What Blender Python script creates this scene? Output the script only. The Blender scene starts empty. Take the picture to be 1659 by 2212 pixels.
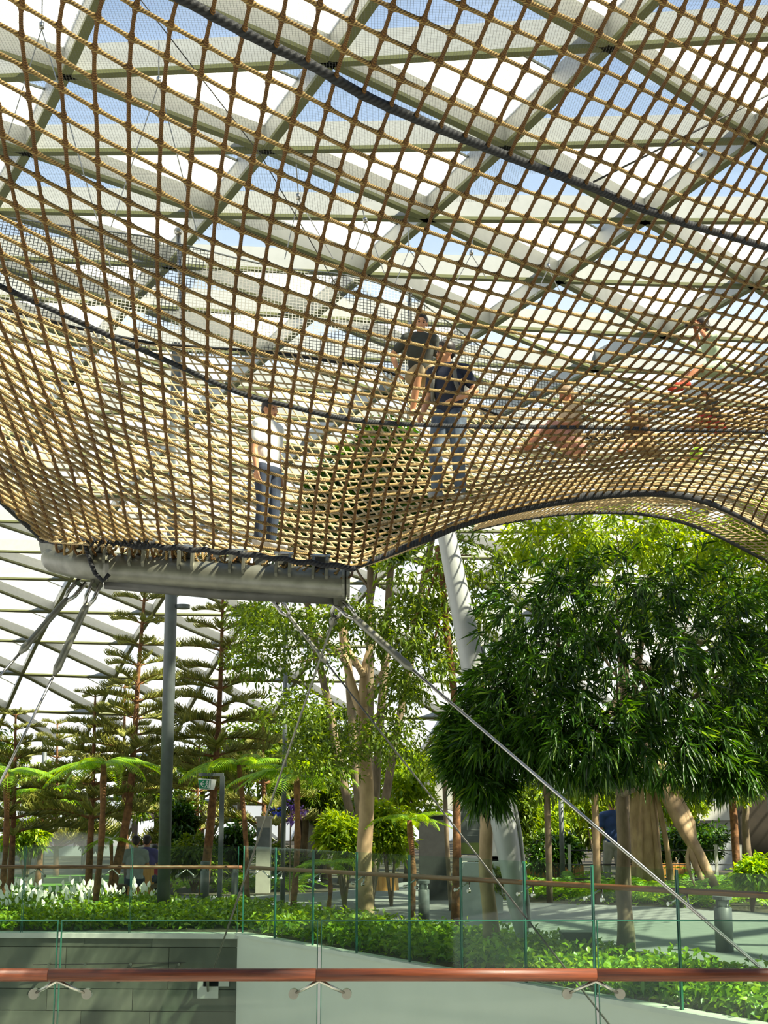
import bpy, bmesh, math, random
import numpy as np
from mathutils import Vector, Matrix, Quaternion

random.seed(7)
rng = np.random.default_rng(7)
scene = bpy.context.scene
col = scene.collection
PI = math.pi

# ------------------------------------------------------------------ camera
FPX, CX, CY, EYE = 3000.0, 829.5, 1106.0, 1.6
PITCH = math.atan(634.0 / FPX)
cam_d = bpy.data.cameras.new('camera')
cam = bpy.data.objects.new('camera', cam_d)
col.objects.link(cam)
cam.location = (0, 0, EYE)
cam.rotation_euler = (PI / 2 + PITCH, 0, 0)
cam_d.sensor_fit = 'VERTICAL'
cam_d.sensor_height = 36.0
cam_d.lens = 36.0 * FPX / 2212.0
cam_d.clip_start = 0.1
cam_d.clip_end = 500
scene.camera = cam

# ------------------------------------------------------------------ sky and sun
world = bpy.data.worlds.new('sky')
scene.world = world
world.use_nodes = True
wt = world.node_tree
wt.nodes.clear()
wo = wt.nodes.new('ShaderNodeOutputWorld')
bg = wt.nodes.new('ShaderNodeBackground')
tc = wt.nodes.new('ShaderNodeTexCoord')
sep = wt.nodes.new('ShaderNodeSeparateXYZ')
ramp = wt.nodes.new('ShaderNodeValToRGB')
ramp.color_ramp.elements[0].position = 0.0
ramp.color_ramp.elements[0].color = (1.15, 1.15, 1.12, 1)
ramp.color_ramp.elements[1].position = 0.75
ramp.color_ramp.elements[1].color = (0.20, 0.33, 0.60, 1)
e = ramp.color_ramp.elements.new(0.27)
e.color = (0.95, 1.0, 1.05, 1)
e = ramp.color_ramp.elements.new(0.40)
e.color = (0.50, 0.63, 0.82, 1)
e = ramp.color_ramp.elements.new(0.52)
e.color = (0.38, 0.50, 0.71, 1)
noi = wt.nodes.new('ShaderNodeTexNoise')
noi.inputs['Scale'].default_value = 3.0
noi.inputs['Detail'].default_value = 5.0
cr = wt.nodes.new('ShaderNodeValToRGB')
cr.color_ramp.elements[0].position = 0.56
cr.color_ramp.elements[0].color = (0, 0, 0, 1)
cr.color_ramp.elements[1].position = 0.75
cr.color_ramp.elements[1].color = (0.25, 0.25, 0.25, 1)
mx = wt.nodes.new('ShaderNodeMixRGB')
mx.inputs[2].default_value = (1.0, 1.0, 1.0, 1)
wt.links.new(tc.outputs['Generated'], sep.inputs[0])
wt.links.new(sep.outputs['Z'], ramp.inputs[0])
wt.links.new(tc.outputs['Generated'], noi.inputs['Vector'])
wt.links.new(noi.outputs[0], cr.inputs[0])
wt.links.new(cr.outputs[0], mx.inputs[0])
wt.links.new(ramp.outputs[0], mx.inputs[1])
wt.links.new(mx.outputs[0], bg.inputs[0])
bg.inputs[1].default_value = 1.0
wt.links.new(bg.outputs[0], wo.inputs[0])

sun_d = bpy.data.lights.new('sun', 'SUN')
sun_d.energy = 12.0
sun_d.color = (1.0, 0.89, 0.68)
sun_d.angle = math.radians(0.7)
sun = bpy.data.objects.new('sun', sun_d)
col.objects.link(sun)
SUNDIR = Vector((0.57, -0.30, 0.77)).normalized()
sun.rotation_euler = SUNDIR.to_track_quat('Z', 'Y').to_euler()
sun.location = (20, -10, 30)

scene.view_settings.view_transform = 'Standard'
scene.view_settings.look = 'None'
scene.view_settings.gamma = 1.0
scene.view_settings.use_curve_mapping = False
scene.view_settings.exposure = 0.5
scene.cycles.transparent_max_bounces = 40
scene.cycles.max_bounces = 8

# ------------------------------------------------------------------ pixel <-> place
_F = Vector((0, math.cos(PITCH), math.sin(PITCH)))
_U = Vector((0, -math.sin(PITCH), math.cos(PITCH)))
_R = Vector((1, 0, 0))
ORG = Vector((0, 0, EYE))
def ray(px, py):
    return _F * FPX + _R * (px - CX) + _U * (CY - py)
def P(px, py, Y):                      # point seen at a pixel, at distance Y ahead
    d = ray(px, py)
    return ORG + d * (Y / d.y)
def PZ(px, py, z=0.0):                 # point seen at a pixel, at height z
    d = ray(px, py)
    return ORG + d * ((z - EYE) / d.z)
def PX(v):                             # place -> pixel
    w = Vector(v) - ORG
    dz = w.dot(_F)
    return CX + w.dot(_R) / dz * FPX, CY - w.dot(_U) / dz * FPX

# ------------------------------------------------------------------ materials
MATS = {}
def nodes_of(name):
    m = bpy.data.materials.new(name)
    m.use_nodes = True
    nt = m.node_tree
    nt.nodes.clear()
    out = nt.nodes.new('ShaderNodeOutputMaterial')
    return m, nt, out
def rgba(c):
    return (c[0], c[1], c[2], 1)
def mat(name, c1, c2=None, rough=0.6, metal=0.0, scale=8.0, bump=0.0, stretch=(1, 1, 1), spec=0.5, coat=0.0):
    if name in MATS:
        return MATS[name]
    m, nt, out = nodes_of(name)
    b = nt.nodes.new('ShaderNodeBsdfPrincipled')
    b.inputs['Roughness'].default_value = rough
    b.inputs['Metallic'].default_value = metal
    b.inputs['Specular IOR Level'].default_value = spec
    b.inputs['Coat Weight'].default_value = coat
    c2 = c2 or tuple(x * 0.8 for x in c1)
    t = nt.nodes.new('ShaderNodeTexCoord')
    mp = nt.nodes.new('ShaderNodeMapping')
    mp.inputs['Scale'].default_value = stretch
    n = nt.nodes.new('ShaderNodeTexNoise')
    n.inputs['Scale'].default_value = scale
    n.inputs['Detail'].default_value = 4
    r = nt.nodes.new('ShaderNodeValToRGB')
    r.color_ramp.elements[0].position = 0.35
    r.color_ramp.elements[0].color = rgba(c2)
    r.color_ramp.elements[1].position = 0.65
    r.color_ramp.elements[1].color = rgba(c1)
    nt.links.new(t.outputs['Object'], mp.inputs[0])
    nt.links.new(mp.outputs[0], n.inputs['Vector'])
    nt.links.new(n.outputs[0], r.inputs[0])
    nt.links.new(r.outputs[0], b.inputs['Base Color'])
    if bump:
        bp = nt.nodes.new('ShaderNodeBump')
        bp.inputs['Strength'].default_value = bump
        bp.inputs['Distance'].default_value = 0.02
        nt.links.new(n.outputs[0], bp.inputs['Height'])
        nt.links.new(bp.outputs[0], b.inputs['Normal'])
    nt.links.new(b.outputs[0], out.inputs[0])
    MATS[name] = m
    return m
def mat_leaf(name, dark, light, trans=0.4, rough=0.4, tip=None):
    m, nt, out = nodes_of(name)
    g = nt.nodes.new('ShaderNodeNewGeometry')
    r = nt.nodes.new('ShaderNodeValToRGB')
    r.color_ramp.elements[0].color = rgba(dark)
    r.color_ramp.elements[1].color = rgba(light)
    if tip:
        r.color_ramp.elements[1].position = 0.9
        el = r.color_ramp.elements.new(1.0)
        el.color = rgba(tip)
    b = nt.nodes.new('ShaderNodeBsdfPrincipled')
    b.inputs['Roughness'].default_value = rough
    tr = nt.nodes.new('ShaderNodeBsdfTranslucent')
    hs = nt.nodes.new('ShaderNodeHueSaturation')
    hs.inputs['Hue'].default_value = 0.475
    hs.inputs['Saturation'].default_value = 1.1
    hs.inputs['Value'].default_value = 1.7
    mxs = nt.nodes.new('ShaderNodeMixShader')
    mxs.inputs[0].default_value = trans
    nt.links.new(g.outputs['Random Per Island'], r.inputs[0])
    nt.links.new(r.outputs[0], b.inputs['Base Color'])
    nt.links.new(r.outputs[0], hs.inputs['Color'])
    nt.links.new(hs.outputs[0], tr.inputs[0])
    nt.links.new(b.outputs[0], mxs.inputs[1])
    nt.links.new(tr.outputs[0], mxs.inputs[2])
    nt.links.new(mxs.outputs[0], out.inputs[0])
    MATS[name] = m
    return m
def mat_glass(name, tint, gloss=0.06, haze=0.0):
    m, nt, out = nodes_of(name)
    t = nt.nodes.new('ShaderNodeBsdfTransparent')
    t.inputs[0].default_value = rgba(tint)
    g = nt.nodes.new('ShaderNodeBsdfGlossy')
    g.inputs['Roughness'].default_value = 0.03
    fr = nt.nodes.new('ShaderNodeLayerWeight')
    fr.inputs[0].default_value = 0.5
    pw = nt.nodes.new('ShaderNodeMath')
    pw.operation = 'POWER'
    pw.inputs[1].default_value = 4.0
    ml = nt.nodes.new('ShaderNodeMath')
    ml.operation = 'MULTIPLY_ADD'
    ml.inputs[1].default_value = 0.35
    ml.inputs[2].default_value = gloss
    ml.use_clamp = True
    nt.links.new(fr.outputs['Facing'], pw.inputs[0])
    nt.links.new(pw.outputs[0], ml.inputs[0])
    a = nt.nodes.new('ShaderNodeMixShader')
    nt.links.new(ml.outputs[0], a.inputs[0])
    nt.links.new(t.outputs[0], a.inputs[1])
    nt.links.new(g.outputs[0], a.inputs[2])
    last = a
    if haze:
        d = nt.nodes.new('ShaderNodeBsdfDiffuse')
        d.inputs[0].default_value = (0.62, 0.80, 0.72, 1)
        b2 = nt.nodes.new('ShaderNodeMixShader')
        b2.inputs[0].default_value = haze
        nt.links.new(a.outputs[0], b2.inputs[1])
        nt.links.new(d.outputs[0], b2.inputs[2])
        last = b2
    nt.links.new(last.outputs[0], out.inputs[0])
    MATS[name] = m
    return m
def mat_fabric(name, c, trans, through=0.0):
    m, nt, out = nodes_of(name)
    d = nt.nodes.new('ShaderNodeBsdfDiffuse')
    d.inputs[0].default_value = rgba(c)
    t = nt.nodes.new('ShaderNodeBsdfTranslucent')
    t.inputs[0].default_value = rgba(c)
    a = nt.nodes.new('ShaderNodeMixShader')
    a.inputs[0].default_value = trans
    nt.links.new(d.outputs[0], a.inputs[1])
    nt.links.new(t.outputs[0], a.inputs[2])
    last = a
    if through:
        tp = nt.nodes.new('ShaderNodeBsdfTransparent')
        b2 = nt.nodes.new('ShaderNodeMixShader')
        b2.inputs[0].default_value = through
        nt.links.new(a.outputs[0], b2.inputs[1])
        nt.links.new(tp.outputs[0], b2.inputs[2])
        last = b2
    nt.links.new(last.outputs[0], out.inputs[0])
    MATS[name] = m
    return m
def mat_rope(name, c_hi, c_lo, pitch=0.045, bump=0.8):
    m, nt, out = nodes_of(name)
    uv = nt.nodes.new('ShaderNodeUVMap')
    s = nt.nodes.new('ShaderNodeSeparateXYZ')
    m1 = nt.nodes.new('ShaderNodeMath'); m1.operation = 'MULTIPLY'; m1.inputs[1].default_value = 3.0 / pitch
    m2 = nt.nodes.new('ShaderNodeMath'); m2.operation = 'MULTIPLY_ADD'; m2.inputs[1].default_value = 3.0
    m3 = nt.nodes.new('ShaderNodeMath'); m3.operation = 'MULTIPLY'; m3.inputs[1].default_value = 2 * PI
    m4 = nt.nodes.new('ShaderNodeMath'); m4.operation = 'SINE'
    m5 = nt.nodes.new('ShaderNodeMath'); m5.operation = 'MULTIPLY_ADD'; m5.inputs[1].default_value = 0.5; m5.inputs[2].default_value = 0.5
    nt.links.new(uv.outputs[0], s.inputs[0])
    nt.links.new(s.outputs[0], m1.inputs[0])
    nt.links.new(s.outputs[1], m2.inputs[0])
    nt.links.new(m1.outputs[0], m2.inputs[2])
    nt.links.new(m2.outputs[0], m3.inputs[0])
    nt.links.new(m3.outputs[0], m4.inputs[0])
    nt.links.new(m4.outputs[0], m5.inputs[0])
    t = nt.nodes.new('ShaderNodeTexCoord')
    n = nt.nodes.new('ShaderNodeTexNoise')
    n.inputs['Scale'].default_value = 6.0
    nt.links.new(t.outputs['Object'], n.inputs['Vector'])
    mul = nt.nodes.new('ShaderNodeMath'); mul.operation = 'MULTIPLY_ADD'; mul.inputs[1].default_value = 0.6; mul.inputs[2].default_value = -0.15
    nt.links.new(n.outputs[0], mul.inputs[0])
    ad = nt.nodes.new('ShaderNodeMath'); ad.operation = 'MULTIPLY_ADD'; ad.inputs[1].default_value = 0.7
    ad.use_clamp = True
    nt.links.new(m5.outputs[0], ad.inputs[0])
    nt.links.new(mul.outputs[0], ad.inputs[2])
    mxc = nt.nodes.new('ShaderNodeMixRGB')
    mxc.inputs[1].default_value = rgba(c_lo)
    mxc.inputs[2].default_value = rgba(c_hi)
    nt.links.new(ad.outputs[0], mxc.inputs[0])
    b = nt.nodes.new('ShaderNodeBsdfPrincipled')
    b.inputs['Roughness'].default_value = 0.75
    b.inputs['Specular IOR Level'].default_value = 0.3
    nt.links.new(mxc.outputs[0], b.inputs['Base Color'])
    bp = nt.nodes.new('ShaderNodeBump')
    bp.inputs['Strength'].default_value = bump
    bp.inputs['Distance'].default_value = 0.004
    nt.links.new(m5.outputs[0], bp.inputs['Height'])
    nt.links.new(bp.outputs[0], b.inputs['Normal'])
    nt.links.new(b.outputs[0], out.inputs[0])
    MATS[name] = m
    return m
def mat_wiremesh(name, pitch, fill, colr=(0.05, 0.05, 0.045)):
    """a woven wire cloth, its wires thinner than the picture can part: UV in metres"""
    m, nt, out = nodes_of(name)
    uv = nt.nodes.new('ShaderNodeUVMap')
    s = nt.nodes.new('ShaderNodeSeparateXYZ')
    nt.links.new(uv.outputs[0], s.inputs[0])
    res = []
    for k in (0, 1):
        a = nt.nodes.new('ShaderNodeMath'); a.operation = 'MULTIPLY'; a.inputs[1].default_value = 1.0 / pitch
        f = nt.nodes.new('ShaderNodeMath'); f.operation = 'FRACT'
        l = nt.nodes.new('ShaderNodeMath'); l.operation = 'LESS_THAN'; l.inputs[1].default_value = fill
        nt.links.new(s.outputs[k], a.inputs[0]); nt.links.new(a.outputs[0], f.inputs[0]); nt.links.new(f.outputs[0], l.inputs[0])
        res.append(l)
    mxm = nt.nodes.new('ShaderNodeMath'); mxm.operation = 'MAXIMUM'
    nt.links.new(res[0].outputs[0], mxm.inputs[0]); nt.links.new(res[1].outputs[0], mxm.inputs[1])
    b = nt.nodes.new('ShaderNodeBsdfPrincipled')
    b.inputs['Base Color'].default_value = rgba(colr)
    b.inputs['Roughness'].default_value = 0.5
    t = nt.nodes.new('ShaderNodeBsdfTransparent')
    x = nt.nodes.new('ShaderNodeMixShader')
    nt.links.new(mxm.outputs[0], x.inputs[0]); nt.links.new(t.outputs[0], x.inputs[1]); nt.links.new(b.outputs[0], x.inputs[2])
    nt.links.new(x.outputs[0], out.inputs[0])
    MATS[name] = m
    return m

WHITE_STEEL = mat('white_steel_paint', (0.43, 0.44, 0.42), (0.40, 0.41, 0.39), 0.5)
FLANGE_BOUNCE = mat('flange_green_bounce', (0.135, 0.145, 0.05), (0.12, 0.13, 0.045), 0.55)  # steel flange, green bounce from the plants below put into its colour
ROOF_GLASS = mat_glass('roof_glass', (0.93, 0.96, 0.97), 0.03)
BLIND = mat_fabric('white_roof_blind', (0.93, 0.92, 0.89), 0.80)
EDGE_GREY = mat('dark_blind_edge', (0.14, 0.15, 0.12), None, 0.6)
RAIL_GLASS = mat_glass('green_rail_glass', (0.86, 0.94, 0.88), 0.012, 0.003)
GLASS_EDGE = mat('glass_edge_green', (0.025, 0.15, 0.10), (0.02, 0.12, 0.08), 0.3)
HANDRAIL = mat('red_brown_timber', (0.17, 0.036, 0.008), (0.095, 0.020, 0.005), 0.5, scale=14, stretch=(0.6, 14, 14), bump=0.08, coat=0.1)
HANDRAIL2 = mat('brown_timber', (0.20, 0.075, 0.03), (0.14, 0.05, 0.02), 0.45, scale=14, stretch=(0.6, 14, 14))
STAINLESS = mat('stainless_steel', (0.46, 0.45, 0.41), (0.38, 0.37, 0.34), 0.25, 1.0, scale=20)
GALV = mat('weathered_grey_steel', (0.21, 0.21, 0.165), (0.15, 0.15, 0.115), 0.38, 0.5, scale=9, bump=0.05)
GALV_DARK = mat('dark_grey_steel', (0.10, 0.10, 0.085), (0.07, 0.07, 0.06), 0.5, 0.4)
POLE_GREY = mat('slate_grey_pole_paint', (0.105, 0.125, 0.125), (0.085, 0.10, 0.10), 0.42)
COLUMN_WHITE = mat('column_grey_white_paint', (0.38, 0.40, 0.38), (0.35, 0.37, 0.35), 0.4)
ROPE = mat_rope('tan_twisted_rope', (0.40, 0.27, 0.095), (0.05, 0.025, 0.007))
ROPE_CROSS = mat_rope('shaded_twisted_rope', (0.19, 0.092, 0.020), (0.035, 0.014, 0.003))  # tan rope with the shade on the cross ropes put into its colour
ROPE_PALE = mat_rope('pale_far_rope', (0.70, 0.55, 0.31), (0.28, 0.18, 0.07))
ROPE_BLACK = mat_rope('black_twisted_rope', (0.030, 0.032, 0.035), (0.006, 0.006, 0.007), 0.09)
WIRE_BLACK = mat('black_wire', (0.02, 0.02, 0.02), None, 0.5)
MESH_FINE = mat_wiremesh('fine_debris_mesh', 0.0115, 0.08, (0.16, 0.17, 0.16))
MESH_FENCE = mat_wiremesh('dark_wire_fence_mesh', 0.048, 0.18, (0.05, 0.05, 0.04))
STONE = mat('grey_green_stone', (0.10, 0.11, 0.08), (0.055, 0.062, 0.045), 0.8, scale=3, bump=0.2, stretch=(1, 1, 0.35))
STONE_B = mat('grey_stone_lighter', (0.13, 0.135, 0.10), (0.08, 0.088, 0.066), 0.8, scale=3, bump=0.2, stretch=(1, 1, 0.35))
CONCRETE = mat('pale_concrete', (0.52, 0.52, 0.47), (0.46, 0.46, 0.42), 0.7, scale=5)
WALL_WHITE = mat('off_white_wall_paint', (0.54, 0.54, 0.48), (0.51, 0.51, 0.45), 0.55, scale=2)
SOIL = mat('dark_soil', (0.055, 0.045, 0.025), (0.025, 0.022, 0.012), 0.95, scale=10, bump=0.4)
PATH = mat('grey_path_paving', (0.20, 0.205, 0.195), (0.16, 0.165, 0.158), 0.75, scale=6)
LAWN = mat('lawn_green', (0.13, 0.30, 0.03), (0.08, 0.20, 0.02), 0.9, scale=30, bump=0.4)
BARK_PALE = mat('pale_tan_bark', (0.46, 0.33, 0.18), (0.28, 0.19, 0.10), 0.85, scale=7, bump=0.5, stretch=(1, 1, 0.5))
BARK_BROWN = mat('red_brown_bark', (0.26, 0.12, 0.045), (0.11, 0.05, 0.02), 0.9, scale=14, bump=0.6)
BARK_GREY = mat('grey_brown_bark', (0.24, 0.18, 0.11), (0.13, 0.10, 0.06), 0.9, scale=10, bump=0.5, stretch=(1, 1, 0.4))
TIMBER = mat('honey_timber', (0.74, 0.38, 0.09), (0.55, 0.24, 0.05), 0.5, scale=5, stretch=(4, 4, 0.6))
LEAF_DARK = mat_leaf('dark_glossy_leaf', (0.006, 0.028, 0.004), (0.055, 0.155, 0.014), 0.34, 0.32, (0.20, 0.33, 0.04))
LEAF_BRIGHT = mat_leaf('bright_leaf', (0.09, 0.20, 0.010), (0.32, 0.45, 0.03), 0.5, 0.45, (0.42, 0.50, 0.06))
LEAF_MID = mat_leaf('mid_green_leaf', (0.04, 0.09, 0.008), (0.18, 0.28, 0.025), 0.42, 0.4, (0.26, 0.34, 0.05))
LEAF_BED = mat_leaf('bed_leaf', (0.05, 0.14, 0.010), (0.27, 0.43, 0.03), 0.35, 0.35, (0.36, 0.44, 0.07))
LEAF_FERN = mat_leaf('fern_leaf', (0.11, 0.27, 0.012), (0.30, 0.50, 0.03), 0.45, 0.5, (0.45, 0.50, 0.05))
NEEDLE = mat_leaf('olive_needles', (0.14, 0.17, 0.03), (0.44, 0.44, 0.09), 0.3, 0.6)
SPATHE = mat_leaf('white_spathe', (0.74, 0.76, 0.66), (0.88, 0.88, 0.82), 0.35, 0.5)

# ------------------------------------------------------------------ mesh building
class MB:
    def __init__(self):
        self.v, self.f, self.mi, self.uv = [], [], [], None
    def face(self, idx, mi=0):
        self.f.append(tuple(idx)); self.mi.append(mi)
    def box(self, c, s, rz=0.0, mi=0, M=None):
        hx, hy, hz = s[0] / 2, s[1] / 2, s[2] / 2
        b = len(self.v)
        R = M or Matrix.Rotation(rz, 3, 'Z')
        for x, y, z in ((-1, -1, -1), (1, -1, -1), (1, 1, -1), (-1, 1, -1), (-1, -1, 1), (1, -1, 1), (1, 1, 1), (-1, 1, 1)):
            self.v.append(tuple(Vector(c) + R @ Vector((x * hx, y * hy, z * hz))))
        for q in ((0, 3, 2, 1), (4, 5, 6, 7), (0, 1, 5, 4), (1, 2, 6, 5), (2, 3, 7, 6), (3, 0, 4, 7)):
            self.face([b + i for i in q], mi)
        return self
    def hexa(self, pts, mi=0):
        """eight corners: bottom four, top four"""
        b = len(self.v)
        self.v += [tuple(p) for p in pts]
        for q in ((0, 3, 2, 1), (4, 5, 6, 7), (0, 1, 5, 4), (1, 2, 6, 5), (2, 3, 7, 6), (3, 0, 4, 7)):
            self.face([b + i for i in q], mi)
        return self
    def prism(self, pts, off, mi=0):
        """polygon swept by a vector"""
        b, n = len(self.v), len(pts)
        off = Vector(off)
        self.v += [tuple(p) for p in pts] + [tuple(Vector(p) + off) for p in pts]
        self.face([b + i for i in range(n)][::-1], mi)
        self.face([b + n + i for i in range(n)], mi)
        for i in range(n):
            j = (i + 1) % n
            self.face((b + i, b + j, b + n + j, b + n + i), mi)
        return self
    def tube(self, pts, rads, sides=8, cap=True, mi=0, uv=False):
        pts = [Vector(p) for p in pts]
        if not hasattr(rads, '__len__'):
            rads = [rads] * len(pts)
        n = len(pts)
        b = len(self.v)
        ref = None
        L = 0.0
        ls = []
        for i, p in enumerate(pts):
            t = (pts[min(i + 1, n - 1)] - pts[max(i - 1, 0)])
            t = t.normalized() if t.length > 1e-9 else Vector((0, 0, 1))
            if ref is None:
                ref = Vector((0, 0, 1)) if abs(t.z) < 0.9 else Vector((1, 0, 0))
            a = (ref - t * ref.dot(t))
            a = a.normalized() if a.length > 1e-6 else t.orthogonal().normalized()
            ref = a
            c = t.cross(a)
            if i:
                L += (p - pts[i - 1]).length
            ls.append(L)
            for k in range(sides):
                th = 2 * PI * k / sides
                self.v.append(tuple(p + (a * math.cos(th) + c * math.sin(th)) * rads[i]))
        if uv and self.uv is None:
            self.uv = []
        for i in range(n - 1):
            for k in range(sides):
                k2 = (k + 1) % sides
                self.face((b + i * sides + k, b + i * sides + k2, b + (i + 1) * sides + k2, b + (i + 1) * sides + k), mi)
                if uv:
                    u0, u1 = ls[i], ls[i + 1]
                    v0, v1 = k / sides, (k + 1) / sides
                    self.uv.append(((u0, v0), (u0, v1), (u1, v1), (u1, v0)))
        if cap:
            self.face([b + k for k in range(sides)][::-1], mi)
            self.face([b + (n - 1) * sides + k for k in range(sides)], mi)
            if uv:
                self.uv.append(((0, 0),) * sides); self.uv.append(((0, 0),) * sides)
        return self
    def lathe(self, prof, c=(0, 0, 0), sides=20, mi=0):
        b = len(self.v)
        for r, z in prof:
            for k in range(sides):
                th = 2 * PI * k / sides
                self.v.append((c[0] + r * math.cos(th), c[1] + r * math.sin(th), c[2] + z))
        m = len(prof)
        for i in range(m - 1):
            for k in range(sides):
                k2 = (k + 1) % sides
                self.face((b + i * sides + k, b + i * sides + k2, b + (i + 1) * sides + k2, b + (i + 1) * sides + k), mi)
        self.face([b + k for k in range(sides)][::-1], mi)
        self.face([b + (m - 1) * sides + k for k in range(sides)], mi)
        return self
    def ball(self, c, r, seg=10, rings=7, M=None, mi=0):
        if not hasattr(r, '__len__'):
            r = (r, r, r)
        b = len(self.v)
        for i in range(rings + 1):
            ph = PI * i / rings
            for k in range(seg):
                th = 2 * PI * k / seg
                p = Vector((r[0] * math.sin(ph) * math.cos(th), r[1] * math.sin(ph) * math.sin(th), r[2] * math.cos(ph)))
                if M is not None:
                    p = M @ p
                self.v.append(tuple(Vector(c) + p))
        for i in range(rings):
            for k in range(seg):
                k2 = (k + 1) % seg
                self.face((b + i * seg + k, b + (i + 1) * seg + k, b + (i + 1) * seg + k2, b + i * seg + k2), mi)
        return self
    def mesh(self, name, mats, smooth=False):
        me = bpy.data.meshes.new(name)
        me.from_pydata(self.v, [], self.f)
        if not isinstance(mats, (list, tuple)):
            mats = [mats]
        for m in mats:
            me.materials.append(m)
        if len(mats) > 1:
            me.polygons.foreach_set('material_index', self.mi)
        if smooth:
            me.polygons.foreach_set('use_smooth', [True] * len(self.f))
        if self.uv:
            ul = me.uv_layers.new(name='UVMap')
            flat = [c for q in self.uv for p in q for c in p]
            ul.data.foreach_set('uv', flat)
        me.update()
        return me
    def build(self, name, mats, parent=None, smooth=False):
        return link(name, self.mesh(name, mats, smooth), parent)
def link(name, me, parent=None):
    o = bpy.data.objects.new(name, me)
    col.objects.link(o)
    if parent is not None:
        o.parent = parent
    return o
def empty(name, loc=(0, 0, 0), rz=0.0, s=1.0):
    o = bpy.data.objects.new(name, None)
    o.empty_display_size = 0.2
    col.objects.link(o)
    o.location = loc
    o.rotation_euler = (0, 0, rz)
    o.scale = (s, s, s)
    return o
def tag(o, label=None, cat=None, group=None, kind=None):
    if label: o['label'] = label
    if cat: o['category'] = cat
    if group: o['group'] = group
    if kind: o['kind'] = kind
    return o
def copy_tree(o, parent=None):
    c = o.copy()
    col.objects.link(c)
    c.parent = parent
    for ch in o.children:
        copy_tree(ch, c)
    return c
def thing(name, label, cat, loc=(0, 0, 0), rz=0.0, group=None, s=1.0):
    return tag(empty(name, loc, rz, s), label, cat, group)
def lerp(a, b, t):
    return a + (b - a) * t
def poly_at(pl, x):
    """piecewise linear y(x)"""
    for (x0, y0), (x1, y1) in zip(pl[:-1], pl[1:]):
        if x <= x1:
            return lerp(y0, y1, (x - x0) / (x1 - x0))
    (x0, y0), (x1, y1) = pl[-2], pl[-1]
    return lerp(y0, y1, (x - x0) / (x1 - x0))
def smooth_path(pts, n):
    """Catmull-Rom through points"""
    pts = [Vector(p) for p in pts]
    ex = [pts[0] * 2 - pts[1]] + pts + [pts[-1] * 2 - pts[-2]]
    out = []
    m = len(pts) - 1
    for i in range(n):
        t = i / (n - 1) * m
        k = min(int(t), m - 1)
        t -= k
        a, b, c, d = ex[k:k + 4]
        out.append(0.5 * ((2 * b) + (c - a) * t + (2 * a - 5 * b + 4 * c - d) * t * t + (3 * b - a - 3 * c + d) * t ** 3))
    return out
# ================================================================== roof: triangulated glass shell
ROOF_PROFILE = [(-40, 10.0), (36, 10.0), (44, 9.5), (51, 8.2), (57, 6.0), (61, 3.5), (64, 0.5), (66.5, -3.0)]
_seg = [0.0]
for (a, b), (c, d) in zip(ROOF_PROFILE[:-1], ROOF_PROFILE[1:]):
    _seg.append(_seg[-1] + math.hypot(c - a, d - b))
def roof_at(s):
    """distance s along the roof's section -> (Y, height above the eye)"""
    s += 40.0
    for i in range(len(_seg) - 1):
        if s <= _seg[i + 1] or i == len(_seg) - 2:
            t = (s - _seg[i]) / (_seg[i + 1] - _seg[i])
            (a, b), (c, d) = ROOF_PROFILE[i], ROOF_PROFILE[i + 1]
            return lerp(a, c, t), lerp(b, d, t)
def roof_node(j, k, out=0.0):
    u = j - 0.3 * k
    X = -0.725 + 3.7 * u + 0.05 * u * abs(u) * (1 if u > 0 else 0.4)
    fan = 0.068 * (k - 1.5)
    if k > 4:
        fan = 0.17 * max(0.0, 1 - (k - 4) / 9.0)
    if k < -1:
        fan = -0.17
    s = 17.3 + 2.62 * k + fan * X
    s = s - 0.0022 * X * X
    Y, z = roof_at(s)
    Y2, z2 = roof_at(s + 0.5)
    t = Vector((0, Y2 - Y, z2 - z)).normalized()
    n = Vector((0, -t.z, t.y))          # outward
    return Vector((X, Y, z + EYE)) + n * out
def in_view(pts, m=120):
    ok = False
    for p in pts:
        w = p - ORG
        if w.dot(_F) > 1:
            x, y = PX(p)
            if -m < x < 1659 + m and -m < y < 1900:
                ok = True
    return ok
roof = tag(empty('roof', (0, 30, 11.6)), 'white triangulated steel and glass roof shell over the garden', 'roof', kind='structure')
def beam_mesh(mb, A, B, A2, B2, w=0.08, fl=0.135):
    """fin between roof nodes: A, B on the underside, A2, B2 on the glass; broad flange along the underside"""
    t = (B - A).normalized()
    n = ((A2 - A) + (B2 - B)).normalized()
    sd = t.cross(n).normalized()
    a = w / 2
    mb.hexa([A - sd * a, A + sd * a, B + sd * a, B - sd * a, A2 - sd * a, A2 + sd * a, B2 + sd * a, B2 - sd * a], 0)
    f = fl / 2
    h = n * 0.06
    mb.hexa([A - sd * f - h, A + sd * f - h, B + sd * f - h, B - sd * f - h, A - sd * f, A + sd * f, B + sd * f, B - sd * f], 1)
beams, panes = [], []
DEPTH = 0.42
for k in range(-10, 24):
    for j in range(-12, 20):
        n0, n1 = roof_node(j, k), roof_node(j + 1, k)
        m0, m1 = roof_node(j, k + 1), roof_node(j + 1, k + 1)
        N0, N1, M0, M1 = (roof_node(a, b, DEPTH) for a, b in ((j, k), (j + 1, k), (j, k + 1), (j + 1, k + 1)))
        if max(abs(n0.x), abs(n1.x)) > 42:
            continue
        for A, B, A2, B2 in ((n0, n1, N0, N1), (n0, m0, N0, M0), (n0, m1, N0, M1)):
            beams.append((in_view((A, B)), (A + B) / 2, A, B, A2, B2))
        panes.append((in_view((N0, N1, M1)), (N0 + N1 + M1) / 3, 0, N0, N1, M1, k))
        panes.append((in_view((N0, M0, M1)), (N0 + M0 + M1) / 3, 1, N0, M0, M1, k))
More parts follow.
